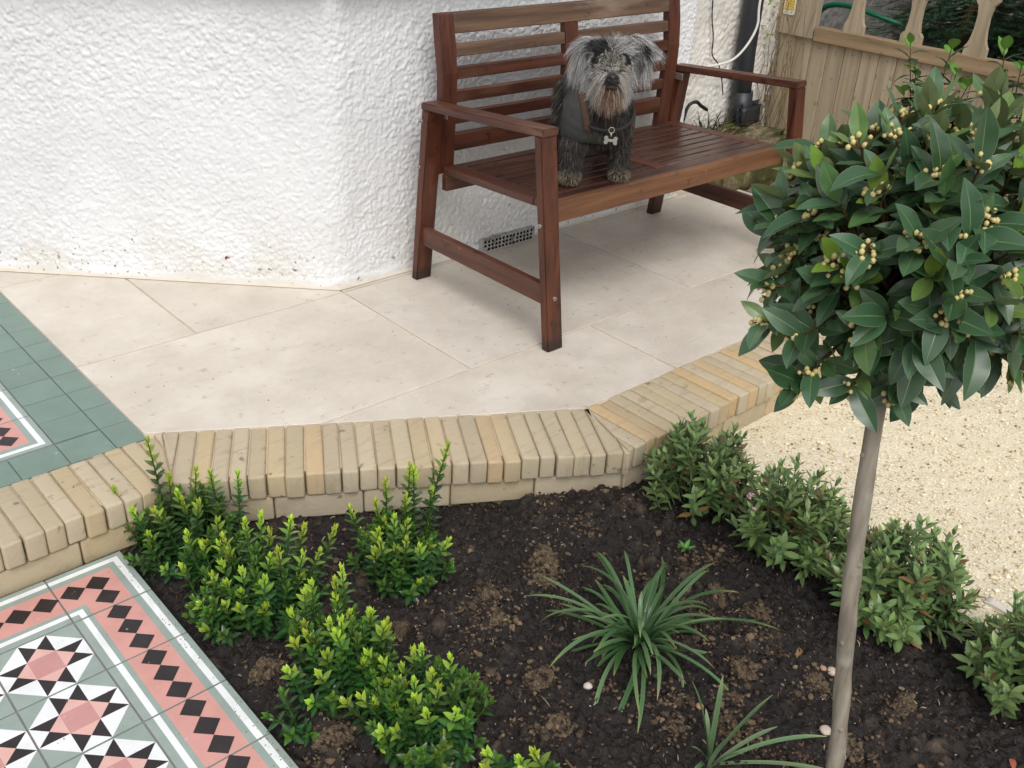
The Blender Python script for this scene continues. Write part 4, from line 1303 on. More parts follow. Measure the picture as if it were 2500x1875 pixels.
def clump(label, base, n, seed):
    r = random.Random(seed)
    t = thing("strap_leaf_plant", label, "plant", (base[0], base[1], soil_at(*base) - .006))
    for i in range(n):
        az = r.uniform(0, 6.283); f = i / n
        el = .30 + 1.05 * f ** .8 + r.uniform(-.15, .15)
        L = r.choice((r.uniform(.10, .17), r.uniform(.17, .25), r.uniform(.21, .30))) * (1.05 - .3 * f)
        rr = .020 * (1 - .6 * f) * r.random() ** .5
        blade(t, r, (math.cos(az) * rr, math.sin(az) * rr, .004 + .01 * f), az + r.uniform(-.5, .5), el, L, r.uniform(.0068, .0098), r.uniform(.3, 1.9) + .55 * el * r.random(), r.uniform(-.8, .8), (186, 180, 104) if r.random() < .7 else (150, 126, 80))
    return t
clump("large clump of arching dark green strap leaves in the middle of the bed", (1.215, .888), 84, 5)
st2 = thing("strap_leaf_plant", "small clump of upright strap leaves at the bottom edge left of the bay trunk", "plant", (1.085, .612, soil_at(1.085, .612) - .006))
r_ = random.Random(8)
for az, el, L, dr, w in ((2.3, 1.45, .165, .25, .0085), (2.2, 1.42, .205, .3, .0095), (-.75, 1.22, .20, .2, .009), (-.7, 1.0, .15, .45, .009), (-.72, .72, .21, .75, .009), (-.9, .40, .25, .7, .0085), (3.4, .9, .09, .7, .008), (-1.6, 1.2, .1, .5, .008), (1.0, 1.2, .10, .5, .008), (2.9, 1.2, .10, .5, .008), (-2.2, 1.3, .16, .3, .009), (.6, 1.35, .17, .3, .009)):
    blade(st2, r_, (rng.uniform(-.006, .006), rng.uniform(-.006, .006), 0), az, el, L, w, dr, 0, (176, 184, 116), (98, 130, 88), (132, 158, 116))

# ------------------------------------------------------------------ bay tree (clipped ball on a bare stem)
bay = thing("bay_tree", "clipped standard bay tree with a ball of leathery dark leaves on a bare grey stem", "tree", (1.068, .382, soil_at(1.068, .382) - .01))
BO = np.array(bay.location)
TB = np.array((1.068, .382, BO[2])); TT = np.array((1.072, .480, .700)); CC = np.array((1.142, .504, .858))
trk = spline([TB + (0, 0, -.06), TB + (.0, .012, .10), TB + (.003, .022, .24), TB + (.001, .050, .42), TB + (.003, .074, .58), TT, TT * .45 + CC * .55, CC + (0, .01, .05)], 44)
bm = bmesh.new()
rr_ = []
for i, p in enumerate(trk):
    t_ = i / 43
    r0 = .0126 - .0020 * t_ if t_ < .75 else .0111 - (t_ - .75) * .022
    rr_.append(r0 * (1 + .06 * math.sin(i * 1.7) + rng.uniform(-.05, .05)))
tube(bm, [Vector(p - BO) for p in trk], rr_, 14)
for i, a in ((9, 2.2), (14, 3.8), (19, 3.1), (24, 4.4), (28, 2.6), (12, 5.0)):     # pruned-off bud scars
    c = Vector(trk[i] - BO) + Vector((math.cos(a), math.sin(a), 0)) * rr_[i] * .8
    bmesh.ops.create_icosphere(bm, subdivisions=2, radius=.0042, matrix=Matrix.Translation(c) @ Matrix.Diagonal((1, 1, 1.4, 1)))
link("trunk", from_bm("trunk", bm, [m_bark], True), bay)

BAYC = [(58, 92, 60), (72, 104, 72), (78, 110, 64), (52, 84, 54), (94, 124, 60), (116, 146, 56)]
br = np.random.RandomState(41)
BAYM = []
for k in range(14):
    ci = [0, 1, 2, 3, 0, 1, 3, 2, 0, 4, 3, 1, 4, 5][k]
    Lr = br.uniform(.047, .070) * (.7 if ci == 5 else .85 if ci == 4 else 1)
    V, F, C = leaf(Lr, Lr * br.uniform(.38, .47), BAYC[ci], (128, 146, 84), (122, 140, 92), br.uniform(.10, .42), br.uniform(-.35, .95), 9, True, br.uniform(.008, .03), (.92, .82), br)
    BAYM.append((np_mesh("leaf", V, F, [m_bay], True, C), (V, F, C), ci))
leaves = []
R3 = np.array((.192, .192, .174))
twg = bmesh.new()
ns_ = 176
clusters = []
for i in range(ns_):
    zz = 1 - 2 * (i + .5) / ns_; a = i * 2.399963 + br.uniform(-.2, .2)
    s = math.sqrt(1 - zz * zz)
    dirn = np.array((s * math.cos(a), s * math.sin(a), zz))
    if zz < -.86: continue
    rad = br.uniform(.66, .92)
    tip = CC + dirn * R3 * rad
    axis = dirn + np.array((0, 0, .55)); axis /= np.linalg.norm(axis)
    root = CC + dirn * R3 * .12 + np.array((0, 0, -.06))
    mid = (root + tip) / 2 + np.array((0, 0, -.015))
    tube(twg, [Vector(p - BO) for p in spline([root, mid, tip], 7)], [.0036, .0032, .0028, .0025, .0022, .002, .0016], 5, False)
    nl = br.randint(6, 9)
    new = br.rand() < .32 and zz > -.3
    for k in range(nl):
        u = k / (nl - 1)
        aa = k * 2.3 + br.uniform(-.3, .3)
        pos = tip + axis * (-.030 + .036 * u)
        f = frame(axis, [.2, .1, 1])
        opening = 1.35 - .75 * u + br.uniform(-.2, .2)
        rad_d = f[:, 0] * math.cos(aa) + f[:, 2] * math.sin(aa)
        d = axis * math.cos(opening) + rad_d * math.sin(opening)
        d = d + np.array((0, 0, -.18 if zz < .2 else -.05))
        d = d * .85 + dirn * .15 + br.normal(0, .12, 3)
        up = axis * .8 + np.array((0, 0, .55)) + dirn * .35
        mi = br.randint(0, 12)
        if new and u > .55: mi = 12 if br.rand() < .5 else 13
        leaves.append((pos, d, up, mi, br.uniform(.85, 1.12)))
    if br.rand() < .58 and zz > -.8: clusters.append((tip, axis, dirn))
for a_, b_, c_ in ((-.195, -.060, .0), (-.205, -.105, .0), (-.17, -.125, -.03), (-.150, -.165, -.02), (-.165, -.185, 0), (.10, -.165, -.03), (.125, -.135, 0), (-.10, -.185, -.02), (-.05, -.195, -.03), (-.185, .02, 0), (-.13, .115, 0), (.02, .165, .02), (.08, .175, 0)):
    tip = CC + np.array(CR) * a_ * .92 + np.array(CU) * b_ * .92 + np.array(CF) * c_
    dirn = tip - CC; dirn = dirn / np.linalg.norm(dirn)
    axis = dirn + np.array((0, 0, .35)); axis /= np.linalg.norm(axis)
    tube(twg, [Vector(p - BO) for p in spline([CC + (tip - CC) * .2, (tip * .6 + CC * .4) + (0, 0, -.012), tip], 7)], [.0034, .003, .0027, .0024, .0021, .0019, .0016], 5, False)
    for k in range(8):
        u = k / 7; aa = k * 2.3 + br.uniform(-.3, .3); f = frame(axis, [.2, .1, 1])
        op = 1.35 - .7 * u
        d = axis * math.cos(op) + (f[:, 0] * math.cos(aa) + f[:, 2] * math.sin(aa)) * math.sin(op) + br.normal(0, .15, 3)
        leaves.append((tip + axis * (-.035 + .04 * u), d, axis * .6 + np.array((-.25, -.25, .7)), br.randint(0, 13), br.uniform(.8, 1.15)))
    clusters.append((tip, axis, dirn))
for i in range(220):       # inner, older leaves
    dirn = br.normal(0, 1, 3); dirn /= np.linalg.norm(dirn)
    pos = CC + dirn * R3 * br.uniform(.2, .62)
    leaves.append((pos, dirn + br.normal(0, .5, 3), np.array((0, 0, 1.)) + br.normal(0, .4, 3), br.randint(0, 12), 1.0))
# the low fringe under the ball
for (p, d) in (((-.03, -.02, -.16), (-.2, .1, -1)), ((.01, -.05, -.165), (.4, -.55, -.8)), ((.03, -.04, -.16), (.6, -.3, -.65)), ((-.05, .02, -.15), (-.8, .5, -.6)), ((.02, -.06, -.15), (.1, -.2, -1)), ((-.02, -.05, -.16), (-.45, .1, -.8)), ((.05, -.05, -.15), (.9, -.6, -.35)), ((-.04, -.03, -.15), (-.5, -.3, -.7))):
    leaves.append((CC + np.array(p), np.array(d), np.array((-.5, -.5, .8)), br.randint(0, 4), 1.12))
camp = np.array(CAM)
leaves.sort(key=lambda q: np.linalg.norm(q[0] - camp))
rest = Geo()
for i, (pos, d, up, mi, sc) in enumerate(leaves):
    me, (V, F, C), ci = BAYM[mi]
    f = frame(d, up)
    if i < 298:
        o = link("leaf", me, bay)
        M = Matrix([[*(f[r] * sc), (pos - BO)[r]] for r in range(3)] + [[0, 0, 0, 1]])
        o.matrix_basis = M
    else: rest.add(V @ f.T * sc + (pos - BO), F, C)
tag(link("inner_leaves", rest.mesh("inner_leaves", m_bay), bay), kind="stuff")
link("twigs", from_bm("twigs", twg, [m_twig], True), bay)
for tip, axis, dirn in clusters:
    bm = bmesh.new()
    nb_ = rng.randint(7, 13)
    f = frame(axis, [.2, .1, 1])
    base = Vector(tip - BO - axis * .006 + dirn * .008)
    for k in range(nb_):
        a = k * 2.4 + rng.uniform(-.3, .3); el = rng.uniform(.2, 1.2)
        d = Vector(axis * math.sin(el) + (f[:, 0] * math.cos(a) + f[:, 2] * math.sin(a)) * math.cos(el) + dirn * .35).normalized()
        L = rng.uniform(.010, .020)
        e = base + d * L
        tube(bm, [base, base + d * L * .5 + Vector((0, 0, .001)), e], [.0010, .0009, .0008], 4, False, 1)
        ret = bmesh.ops.create_icosphere(bm, subdivisions=1, radius=rng.uniform(.0027, .0038), matrix=Matrix.Translation(e) @ Matrix.Diagonal((1, 1, rng.uniform(1.0, 1.25), 1)))
        for v in ret['verts']:
            for fc in v.link_faces: fc.smooth = True
    me = bpy.data.meshes.new("bud_cluster"); bm.to_mesh(me); bm.free()
    me.materials.append(m_bud.m); me.materials.append(m_budstalk.m)
    link("bud_cluster", me, bay)

# ------------------------------------------------------------------ planting by the fence
def fir_branch(seed, L):
    r = np.random.RandomState(seed); g = Geo()
    axis = lambda t: np.array((L * t, 0, -.28 * L * t * t))
    g.add(*quad_tube([axis(t) for t in np.linspace(0, 1, 7)], np.linspace(.005, .0012, 7), (70, 52, 36), 4))
    V, F, C = [], [], []
    def needles(p0, p1, n, ln):
        dv = p1 - p0; dv /= np.linalg.norm(dv)
        sd_ = np.cross(dv, (0, 0, 1.0)); sd_ /= np.linalg.norm(sd_)
        for k in range(n):
            for s in (-1, 1):
                q = p0 + (p1 - p0) * (k + r.rand()) / n
                d = sd_ * s * .85 + dv * .55 + np.array((0, 0, r.uniform(-.1, .35)))
                d /= np.linalg.norm(d); l_ = ln * r.uniform(.8, 1.15)
                w = np.cross(d, (0, 0, 1.0)) * .0014
                b = len(V)
                V.extend([q - w, q + w, q + d * l_ + w * .5, q + d * l_ - w * .5]); F.append((b, b + 1, b + 2, b + 3))
                c = lin(lerp((34, 70, 52), (96, 136, 98), r.rand() ** 1.2))
                C.extend([[*c, 1]] * 4)
    for k in range(9):
        t = .12 + .86 * k / 8
        for s in (-1, 1):
            p0 = axis(t); l2 = L * .42 * (1 - .75 * t) + .03
            d = np.array((.75, s * .75, r.uniform(-.15, .05))); d /= np.linalg.norm(d)
            p1 = p0 + d * l2
            g.add(*quad_tube([p0, p1], [.0016, .0008], (74, 60, 40), 3))
            needles(p0, p1, int(l2 / .0042), .019)
    needles(axis(0), axis(.5), int(L * 70), .02); needles(axis(.5), axis(1), int(L * 110), .02)
    g.add(np.array(V), np.array(F), np.array(C))
    return g.mesh("bough", m_fir)
FIRB = [fir_branch(70 + i, L) for i, L in enumerate((.30, .38, .46))]
def fir(label, base, h, n, seed):
    r = random.Random(seed)
    t = thing("fir_tree", label, "tree", base, group="dark firs behind the fence")
    bm = bmesh.new(); tube(bm, [(0, 0, 0), (0, .01, h * .5), (0, 0, h)], [.04, .03, .008], 8)
    link("trunk", from_bm("trunk", bm, [m_twig], True), t)
    for i in range(n):
        u = (i + r.random()) / n
        o = link("bough", r.choice(FIRB), t)
        o.location = (0, 0, h * (.04 + .92 * u))
        o.rotation_euler = (r.uniform(-.35, .35), r.uniform(-.25, .35), r.uniform(0, 6.28))
        s = (1.35 - .8 * u) * r.uniform(.85, 1.15); o.scale = (s, s, s)
fir("dark green fir filling the gap behind the middle balusters", (4.36, 1.98, -.12), 1.5, 170, 1)
fir("dark green fir in the top right corner behind the fence", (4.42, 1.50, -.12), 1.6, 170, 2)
fir("dark fir further back behind the fence and the hose", (4.95, 2.10, -.12), 1.7, 170, 3)

def glossy(label, base, tips, seed, flower=None):
    r = random.Random(seed); nr_ = np.random.RandomState(seed)
    t = thing("glossy_shrub", label, "shrub", base, group="glossy shrubs in front of the fence")
    bm = bmesh.new()
    B = Vector(base)
    for tp in tips:
        e = Vector(tp) - B
        mid = Vector((e.x * .35, e.y * .35, e.z * .55))
        pts = spline([(0, 0, -.02), tuple(mid), tuple(e)], 8)
        tube(bm, [Vector(p) for p in pts], [.005, .0045, .004, .0035, .003, .0026, .0022, .0016], 5, False)
        for k in range(26):
            u = .35 + .65 * k / 25
            i = min(int(u * 7), 6); p = pts[i] + (pts[i + 1] - pts[i]) * (u * 7 - i)
            a = k * 2.4 + r.uniform(-.4, .4); el = .2 + .8 * max(0, u - .85) / .15 + r.uniform(-.5, .3)
            L = r.uniform(.058, .082)
            col = lerp((28, 58, 34), (50, 92, 44), r.random()) if u < .96 else (90, 136, 54)
            V, F, C = leaf(L, L * .5, col, lerp(col, (140, 170, 100), .4), None, .25, r.uniform(.2, .9), 6, False, .01, (.85, .9), nr_)
            link("leaf", np_mesh("leaf", place(V, p, (math.cos(a) * math.cos(el), math.sin(a) * math.cos(el), math.sin(el)), (0, 0, 1)), F, [m_cam], True, C), t)
    link("stem", from_bm("stem", bm, [m_twig], True), t)
    return t
gs = glossy("glossy shrub with one red flower in front of the fence boards", (3.60, 1.70, -.125), [(3.55, 1.803, .665), (3.55, 1.76, .58), (3.53, 1.64, .675), (3.55, 1.61, .60), (3.52, 1.70, .53), (3.55, 1.56, .56), (3.50, 1.66, .48), (3.54, 1.78, .50)], 51)
m_red = Mat("red_petal", .5, .3); m_red.color(m_red.mix(m_red.noise(60), srgb(170, 36, 26), srgb(206, 70, 48)))
bm = bmesh.new()
for k in range(9):
    a = k * .7; bmesh.ops.create_icosphere(bm, subdivisions=2, radius=.013, matrix=Matrix.Translation((math.cos(a) * .012, math.sin(a) * .012, (k % 3) * .006)) @ Matrix.Rotation(a, 4, 'Z') @ Matrix.Diagonal((1.2, .7, .35, 1)))
link("flower", from_bm("flower", bm, [m_red], True), gs, Vector((3.50, 1.635, .535)) - Vector((3.60, 1.70, -.125)))
glossy("glossy shrub at the right edge in front of the fence rail", (3.60, 1.38, -.125), [(3.55, 1.47, .70), (3.55, 1.40, .66), (3.52, 1.34, .70), (3.53, 1.30, .62), (3.5, 1.44, .58), (3.5, 1.38, .52)], 52)

# climber on the fence end
vine = thing("climbing_vine", "thin dry climber stems with a few leaves at the left end of the fence", "climber", (3.85, 2.53, -.1))
r_ = random.Random(77); bm = bmesh.new()
for i in range(26):
    y0 = r_.uniform(-.07, .06); x0 = r_.uniform(-.05, .02)
    pts = [(x0, y0, 0)]
    z = 0; ax = r_.uniform(-.15, .15)
    top = r_.uniform(.35, .95)
    while z < top:
        z += r_.uniform(.05, .10)
        p = pts[-1]
        pts.append((min(.025, max(-.09, p[0] + r_.uniform(-.018, .016))), min(.07, max(-.12, p[1] + r_.uniform(-.026, .026) + ax * .04)), z))
    tube(bm, spline(pts, len(pts) * 3), [r_.uniform(.0012, .0038) * (1 - .5 * k / (len(pts) * 3)) for k in range(len(pts) * 3)], 5, False)
link("stem", from_bm("stem", bm, [m_vine], True), vine)
nr_ = np.random.RandomState(5)
for i in range(46):
    L = r_.uniform(.018, .03)
    V, F, C = leaf(L, L * .55, lerp((84, 112, 52), (140, 156, 80), r_.random()), None, None, .3, .3, 4, r=nr_)
    a = r_.uniform(0, 6.28)
    link("leaf", np_mesh("leaf", place(V, (r_.uniform(-.09, -.01), r_.uniform(.02, .13), r_.uniform(.60, .88)), (math.cos(a), math.sin(a), r_.uniform(-.6, .6)), (0, 0, 1)), F, [m_cam], True, C), vine)
m_weed = Mat("dead_weed", .85, .2); m_weed.color(m_weed.ramp(m_weed.noise(18), [(.3, srgb(38, 34, 22)), (.5, srgb(66, 62, 34)), (.7, srgb(96, 82, 54))]))
weed = thing("weed_tuft", "dark straggly weeds growing against the wall behind the bench arm", "weeds", (3.42, 2.54, .12))
bm = bmesh.new()
for i in range(170):
    a = r_.uniform(0, 6.28); L = r_.uniform(.10, .27)
    d = Vector((math.cos(a) * .5 + .35, math.sin(a) * .25 - .10, r_.uniform(.45, 1.1))).normalized()
    b = Vector((r_.uniform(-.10, .12), r_.uniform(-.04, .02), r_.uniform(-.12, .02)))
    tube(bm, spline([b, b + d * L * .5, b + d * L + Vector((.03 * math.cos(a), 0, -.04 - .05 * r_.random()))], 7), [.0032, .003, .0026, .002, .0016, .0012, .0008], 4, False)
link("stalks", from_bm("stalks", bm, [m_weed], True), weed)

# ------------------------------------------------------------------ the dog: one continuous body, fur, coat, collar
def surface_nets(F, org, h):
    """F (nx,ny,nz) signed field, negative inside -> verts, quads"""
    nx, ny, nz = F.shape
    ins = F < 0
    cnt = np.zeros((nx - 1, ny - 1, nz - 1), int)
    acc = np.zeros((nx - 1, ny - 1, nz - 1, 3))
    ne = np.zeros((nx - 1, ny - 1, nz - 1))
    cor = [(i, j, k) for i in (0, 1) for j in (0, 1) for k in (0, 1)]
    sl = lambda A, c: A[c[0]:c[0] + nx - 1, c[1]:c[1] + ny - 1, c[2]:c[2] + nz - 1]
    for a in cor:
        for ax in range(3):
            if a[ax]: continue
            b = list(a); b[ax] = 1
            fa, fb = sl(F, a), sl(F, b)
            m = (fa < 0) != (fb < 0)
            t = np.where(m, fa / np.where(m, fa - fb, 1), 0)
            for q in range(3):
                acc[..., q] += np.where(m, a[q] + (t if q == ax else 0), 0)
            ne += m
    act = ne > 0
    idx = -np.ones(act.shape, int); idx[act] = np.arange(act.sum())
    ii = np.stack(np.nonzero(act), -1)
    V = (ii + acc[act] / ne[act][:, None]) * h + org
    Q = []
    for ax in range(3):
        b = [slice(None)] * 3; c = [slice(None)] * 3
        b[ax] = slice(0, -1); c[ax] = slice(1, None)
        A, B = ins[tuple(b)], ins[tuple(c)]
        e = np.stack(np.nonzero(A != B), -1)
        u, v = [q for q in range(3) if q != ax]
        ok = (e[:, u] > 0) & (e[:, v] > 0) & (e[:, u] < F.shape[u] - 1) & (e[:, v] < F.shape[v] - 1)
        e = e[ok]
        def cell(du, dv):
            p = e.copy(); p[:, u] -= du; p[:, v] -= dv
            return idx[p[:, 0], p[:, 1], p[:, 2]]
        q = np.stack([cell(1, 1), cell(0, 1), cell(0, 0), cell(1, 0)], -1)
        flip = A[e[:, 0], e[:, 1], e[:, 2]]
        if ax == 1: flip = ~flip
        q[~flip] = q[~flip][:, ::-1]
        Q.append(q)
    Q = np.concatenate(Q)
    return V, Q[(Q >= 0).all(1)]

HC = np.array((.013, -.012, .336))                       # middle of the skull
HD = np.array((-.07, -.99, -.07)); HD /= np.linalg.norm(HD)
HX = np.cross(HD, (0, 0, 1.0)); HX /= np.linalg.norm(HX); HX = -HX if HX[0] < 0 else HX
HZ = np.cross(HX, HD); HZ = -HZ if HZ[2] < 0 else HZ
hp = lambda u, v, w: HC + HX * u + HD * v + HZ * w
PAW_L, PAW_R = np.array((-.074, -.020, 0)), np.array((.074, .026, 0))
caps = []          # a, b, ra, rb, blend
def cap(a, b, ra, rb, k=.03): caps.append((np.array(a, float), np.array(b, float), ra, rb, k))
cap((0, .045, .195), (0, .30, .195), .067, .060, .03)                 # trunk
cap((0, .02, .175), (0, .06, .185), .064, .066, .04)                  # chest
cap((0, .25, .20), (0, .30, .19), .060, .054, .04)                   # rump
cap((0, .02, .235), tuple(HC + (0, .03, -.03)), .058, .048, .04)      # neck
cap(tuple(hp(0, -.015, .0)), tuple(hp(0, .02, .0)), .058, .054, .03)  # skull
cap(tuple(hp(0, .05, -.016)), tuple(hp(0, .100, -.018)), .036, .026, .03)   # muzzle
cap(tuple(hp(0, .045, -.036)), tuple(hp(0, .086, -.043)), .024, .018, .02)  # jaw
ears = []
for s in (-1, 1):
    rise = .012 if s > 0 else -.002
    pts = [hp(s * .036, -.012, .040), hp(s * .064, -.012, .044 + rise), hp(s * (.080 + rise), -.006, .022 + rise), hp(s * (.086 + rise * .5), .0, -.010)]
    for a, b, ra, rb in zip(pts, pts[1:], (.018, .015, .014), (.015, .014, .009)):
        cap(a, b, ra, rb, .012); ears.append((a, b))
for P, s in ((PAW_L, -1), (PAW_R, 1)):                               # front legs
    cap(P + (0, -.012, .019), P + (0, .008, .020), .021, .021, .012)
    cap(P + (0, .006, .022), P + (s * -.004, .014, .085), .0185, .0205, .02)
    cap(P + (s * -.004, .014, .085), P + (s * -.012, .022, .15), .0205, .031, .025)
    cap(P + (s * -.012, .022, .15), P + (s * -.030, .030, .20), .031, .042, .04)
for s in (-1, 1):                                                    # hind legs: knee forward, hock back
    hip = np.array((s * .045, .285, .19)); knee = np.array((s * .062, .245, .115)); hock = np.array((s * .064, .325, .070)); paw = np.array((s * .066, .312, .018))
    cap(hip, knee, .050, .034, .03); cap(knee, hock, .029, .019, .02); cap(hock, paw, .018, .018, .015)
    cap(paw + (0, -.018, 0), paw + (0, .004, .002), .019, .019, .012)
cap((0, .325, .225), (.015, .375, .245), .018, .010, .02)             # tail

def body_sdf(P):
    d = None
    for a, b, ra, rb, k in caps:
        ab = b - a; L2 = ab @ ab
        t = np.clip(((P - a) @ ab) / L2, 0, 1)
        q = P - a - t[..., None] * ab
        dd = np.sqrt((q * q).sum(-1)) - (ra + (rb - ra) * t)
        if d is None: d = dd
        else:
            hq = np.clip(.5 + .5 * (d - dd) / k, 0, 1)
            d = d * (1 - hq) + dd * hq - k * hq * (1 - hq)
    return d
hv = .0055
org = np.array((-.20, -.18, -.012))
nv = (np.array((.40, .60, .46)) / hv).astype(int)
GX = np.stack(np.meshgrid(*[np.arange(n) * hv + o for n, o in zip(nv, org)], indexing='ij'), -1)
FB = body_sdf(GX)
FB = np.maximum(FB, -(GX[..., 2] - .0005))                            # soles flat on the seat
DV, DQ = surface_nets(FB, org, hv)
m_skin = Mat("dog_skin", .8, .2); m_skin.color(m_skin.mix(m_skin.noise(30), srgb(44, 40, 38), srgb(66, 62, 60)))
DOGL = Vector((1.755 + .300, 1.734 + .165 - .003, .3935))
DROT = math.radians(-39)
dog = thing("dog", "small shaggy grey dog in a dark coat standing on the wooden bench", "dog", DOGL, (0, 0, DROT))
body = link("body", np_mesh("body", DV, DQ, [m_skin]), dog)

def grad(P, e=.003):
    g = np.stack([body_sdf(P + np.eye(3)[i] * e) - body_sdf(P - np.eye(3)[i] * e) for i in range(3)], -1)
    return g / (np.linalg.norm(g, axis=1)[:, None] + 1e-9)
fr = np.random.RandomState(17)
def sample_pts(n):
    A = DV[DQ]
    cr = np.cross(A[:, 2] - A[:, 0], A[:, 3] - A[:, 1]); ar = np.linalg.norm(cr, axis=1) / 2
    f = fr.choice(len(DQ), n, p=ar / ar.sum())
    u, v = fr.rand(n, 1), fr.rand(n, 1)
    q = A[f]
    return (q[:, 0] * (1 - u) + q[:, 1] * u) * (1 - v) + (q[:, 3] * (1 - u) + q[:, 2] * u) * v
def seg_dist(P, a, b):
    ab = b - a; t = np.clip(((P - a) @ ab) / (ab @ ab), 0, 1)
    return np.linalg.norm(P - a - t[:, None] * ab, axis=1)
def torso_sdf(P):
    d = None
    for a, b, ra, rb, k in TORSO:
        ab = b - a; t = np.clip(((P - a) @ ab) / (ab @ ab), 0, 1)
        q = P - a - t[..., None] * ab
        dd = np.sqrt((q * q).sum(-1)) - (ra + (rb - ra) * t)
        if d is None: d = dd
        else:
            hq = np.clip(.5 + .5 * (d - dd) / k, 0, 1); d = d * (1 - hq) + dd * hq - k * hq * (1 - hq)
    return d
TORSO = caps[:4] + [c for c in caps if c[2] == .031]
def vneck(P):          # > 0 outside the open front
    return np.maximum(P[..., 1] - .020, np.abs(P[..., 0] - .028) - (.060 + .25 * (P[..., 2] - .165)))
def coat_side(P):      # > 0 where the coat lies: behind the open neck, round the chest below it, above the belly
    s1 = np.minimum(vneck(P), P[..., 2] - .118 - .12 * np.clip(P[..., 1] - .08, 0, .2))
    s2 = np.minimum(np.minimum(P[..., 2] - .118, .166 - P[..., 2] + .5 * np.minimum(0, -.02 - P[..., 0])), .030 - P[..., 0])
    return np.minimum(np.maximum(s1, np.minimum(s2, .05 - P[..., 1])), np.linalg.norm(P - (HC + np.array((0, .0, -.005))), axis=-1) - .082)
def build_fur(n):
    P = sample_pts(n); N = grad(P)
    rel = P - HC
    u, v, w = rel @ HX, rel @ HD, rel @ HZ
    de = np.min([seg_dist(P, a, b) for a, b in ears], axis=0)
    head = (np.linalg.norm(rel, axis=1) < .085) | (v > .03) & (P[:, 2] > .24) & (np.abs(u) < .07)
    ear = (de < .024) & (np.abs(u) > .045) & (w > -.03)
    muz = head & (v > .052) & ~ear
    beard = muz & (w < -.026)
    paw = P[:, 2] < .036
    leg = (P[:, 2] < .15) & ~paw & (P[:, 1] < .09)
    coat = (coat_side(P) > .004) & (torso_sdf(P) < .011) & ~head & ~ear
    keep = ~(coat & (fr.rand(n) < 1.0)) & (P[:, 2] > .004)
    keep &= ~((v > .112) & (np.abs(u) < .015) & (np.abs(w + .014) < .018))           # bare nose
    for s in (-1, 1): keep &= np.linalg.norm(P - hp(s * .033, .054, .018), axis=1) > .0105   # eyes
    down = np.array((0, 0, -1.0))
    out = np.clip(u / .022 + fr.normal(0, .45, n), -1, 1)[:, None] * HX
    flow = np.tile(down, (n, 1)) + N * .35
    L = np.full(n, .030)
    nb, dr = np.full(n, .45), np.full(n, .6)
    # head: parted along the top, combed to the sides, eyebrows forward
    top = head & (w > .02) & ~muz
    flow[top] = (out * .9 + HD * .35 + HZ * .15 + down * .25)[top]; L[top] = .042
    brow = head & ~muz & (v > .035) & (w > .005) & (w < .048)
    flow[brow] = (HD * .35 + out * .9 + HZ * .25)[brow]; L[brow] = .022
    cheek = head & ~muz & (w <= .005)
    flow[cheek] = (out * .5 + down * 1.0 + HD * .12)[cheek]; L[cheek] = .050
    flow[muz] = (out * .75 + down * .85 + HD * .10)[muz]; L[muz] = .034
    bridge = muz & (w > .004)
    flow[bridge] = (out * .8 + HZ * .35 - HD * .35 + down * .2)[bridge]; L[bridge] = .010
    flow[beard] = (down * 1.0 + HD * .22 + out * .15)[beard]; L[beard] = .060
    flow[ear] = (out * .30 + down * 1.0 + HD * .12)[ear]; L[ear] = .062; nb[ear] = .25; dr[ear] = 1.0
    earup = ear & (w > .030)
    flow[earup] = (out * .95 + down * .30 + HZ * .10)[earup]; L[earup] = .055
    flow[leg] = (down * 1.0 + N * .45)[leg]; L[leg] = .026
    flow[paw] = (down * .6 + N * .6 - np.array((0, .5, 0)))[paw]; L[paw] = .014; nb[paw] = .3; dr[paw] = .3
    chest = ~head & ~ear & ~leg & ~paw
    flow[chest] = (down * 1.0 + N * .4)[chest]; L[chest] = .036
    orb = head & (v > .035) & (np.minimum(np.linalg.norm(P - hp(.033, .054, .017), axis=1), np.linalg.norm(P - hp(-.033, .054, .017), axis=1)) < .023)
    ey = np.minimum(np.linalg.norm(P - hp(.033, .054, .017), axis=1), np.linalg.norm(P - hp(-.033, .054, .017), axis=1)); ne_ = head & ~ear & (ey < .046); L[ne_] = np.minimum(L[ne_], .006 + .012 * (ey[ne_] / .046) ** 2); dr[ne_] = .05; nb[ne_] = .3
    up_ = ne_ & (w > .017); flow[up_] = (out * .5 + HZ * .75 + HD * .15)[up_]
    fore = head & ~ear & ~muz & (v > .0) & (w > .03) & (np.abs(u) < .05); flow[fore] = (out * 1.0 + HZ * .25 - HD * .1)[fore]; dr[fore] = .35; L[fore] = .040
    flow[orb] = (out * 1.0 + down * .8)[orb]; L[orb] = .008; nb[orb] = .12
    flow += fr.normal(0, .17, (n, 3))
    flow /= np.linalg.norm(flow, axis=1)[:, None]
    d0 = flow + N * nb[:, None]; d0 /= np.linalg.norm(d0, axis=1)[:, None]
    L *= fr.uniform(.65, 1.25, n)
    # colour
    def mixc(a, b, n_): return lin(a) + (lin(b) - lin(a)) * fr.rand(n_, 1) ** 1.3
    C = mixc((40, 36, 34), (86, 80, 76), n)
    silver = (head | ear)
    k = fr.rand(n)
    C[silver] = mixc((142, 141, 142), (222, 221, 220), silver.sum())
    lt = silver & (k > .80); C[lt] = mixc((206, 204, 202), (236, 234, 230), lt.sum())
    dk = silver & (k < .13); C[dk] = mixc((52, 50, 50), (92, 90, 90), dk.sum())
    patch = head & (np.hypot(u + .022, (w - .036) * .9) < .024) & (v > .0) & ~muz
    C[patch] = mixc((30, 29, 30), (74, 72, 74), patch.sum())
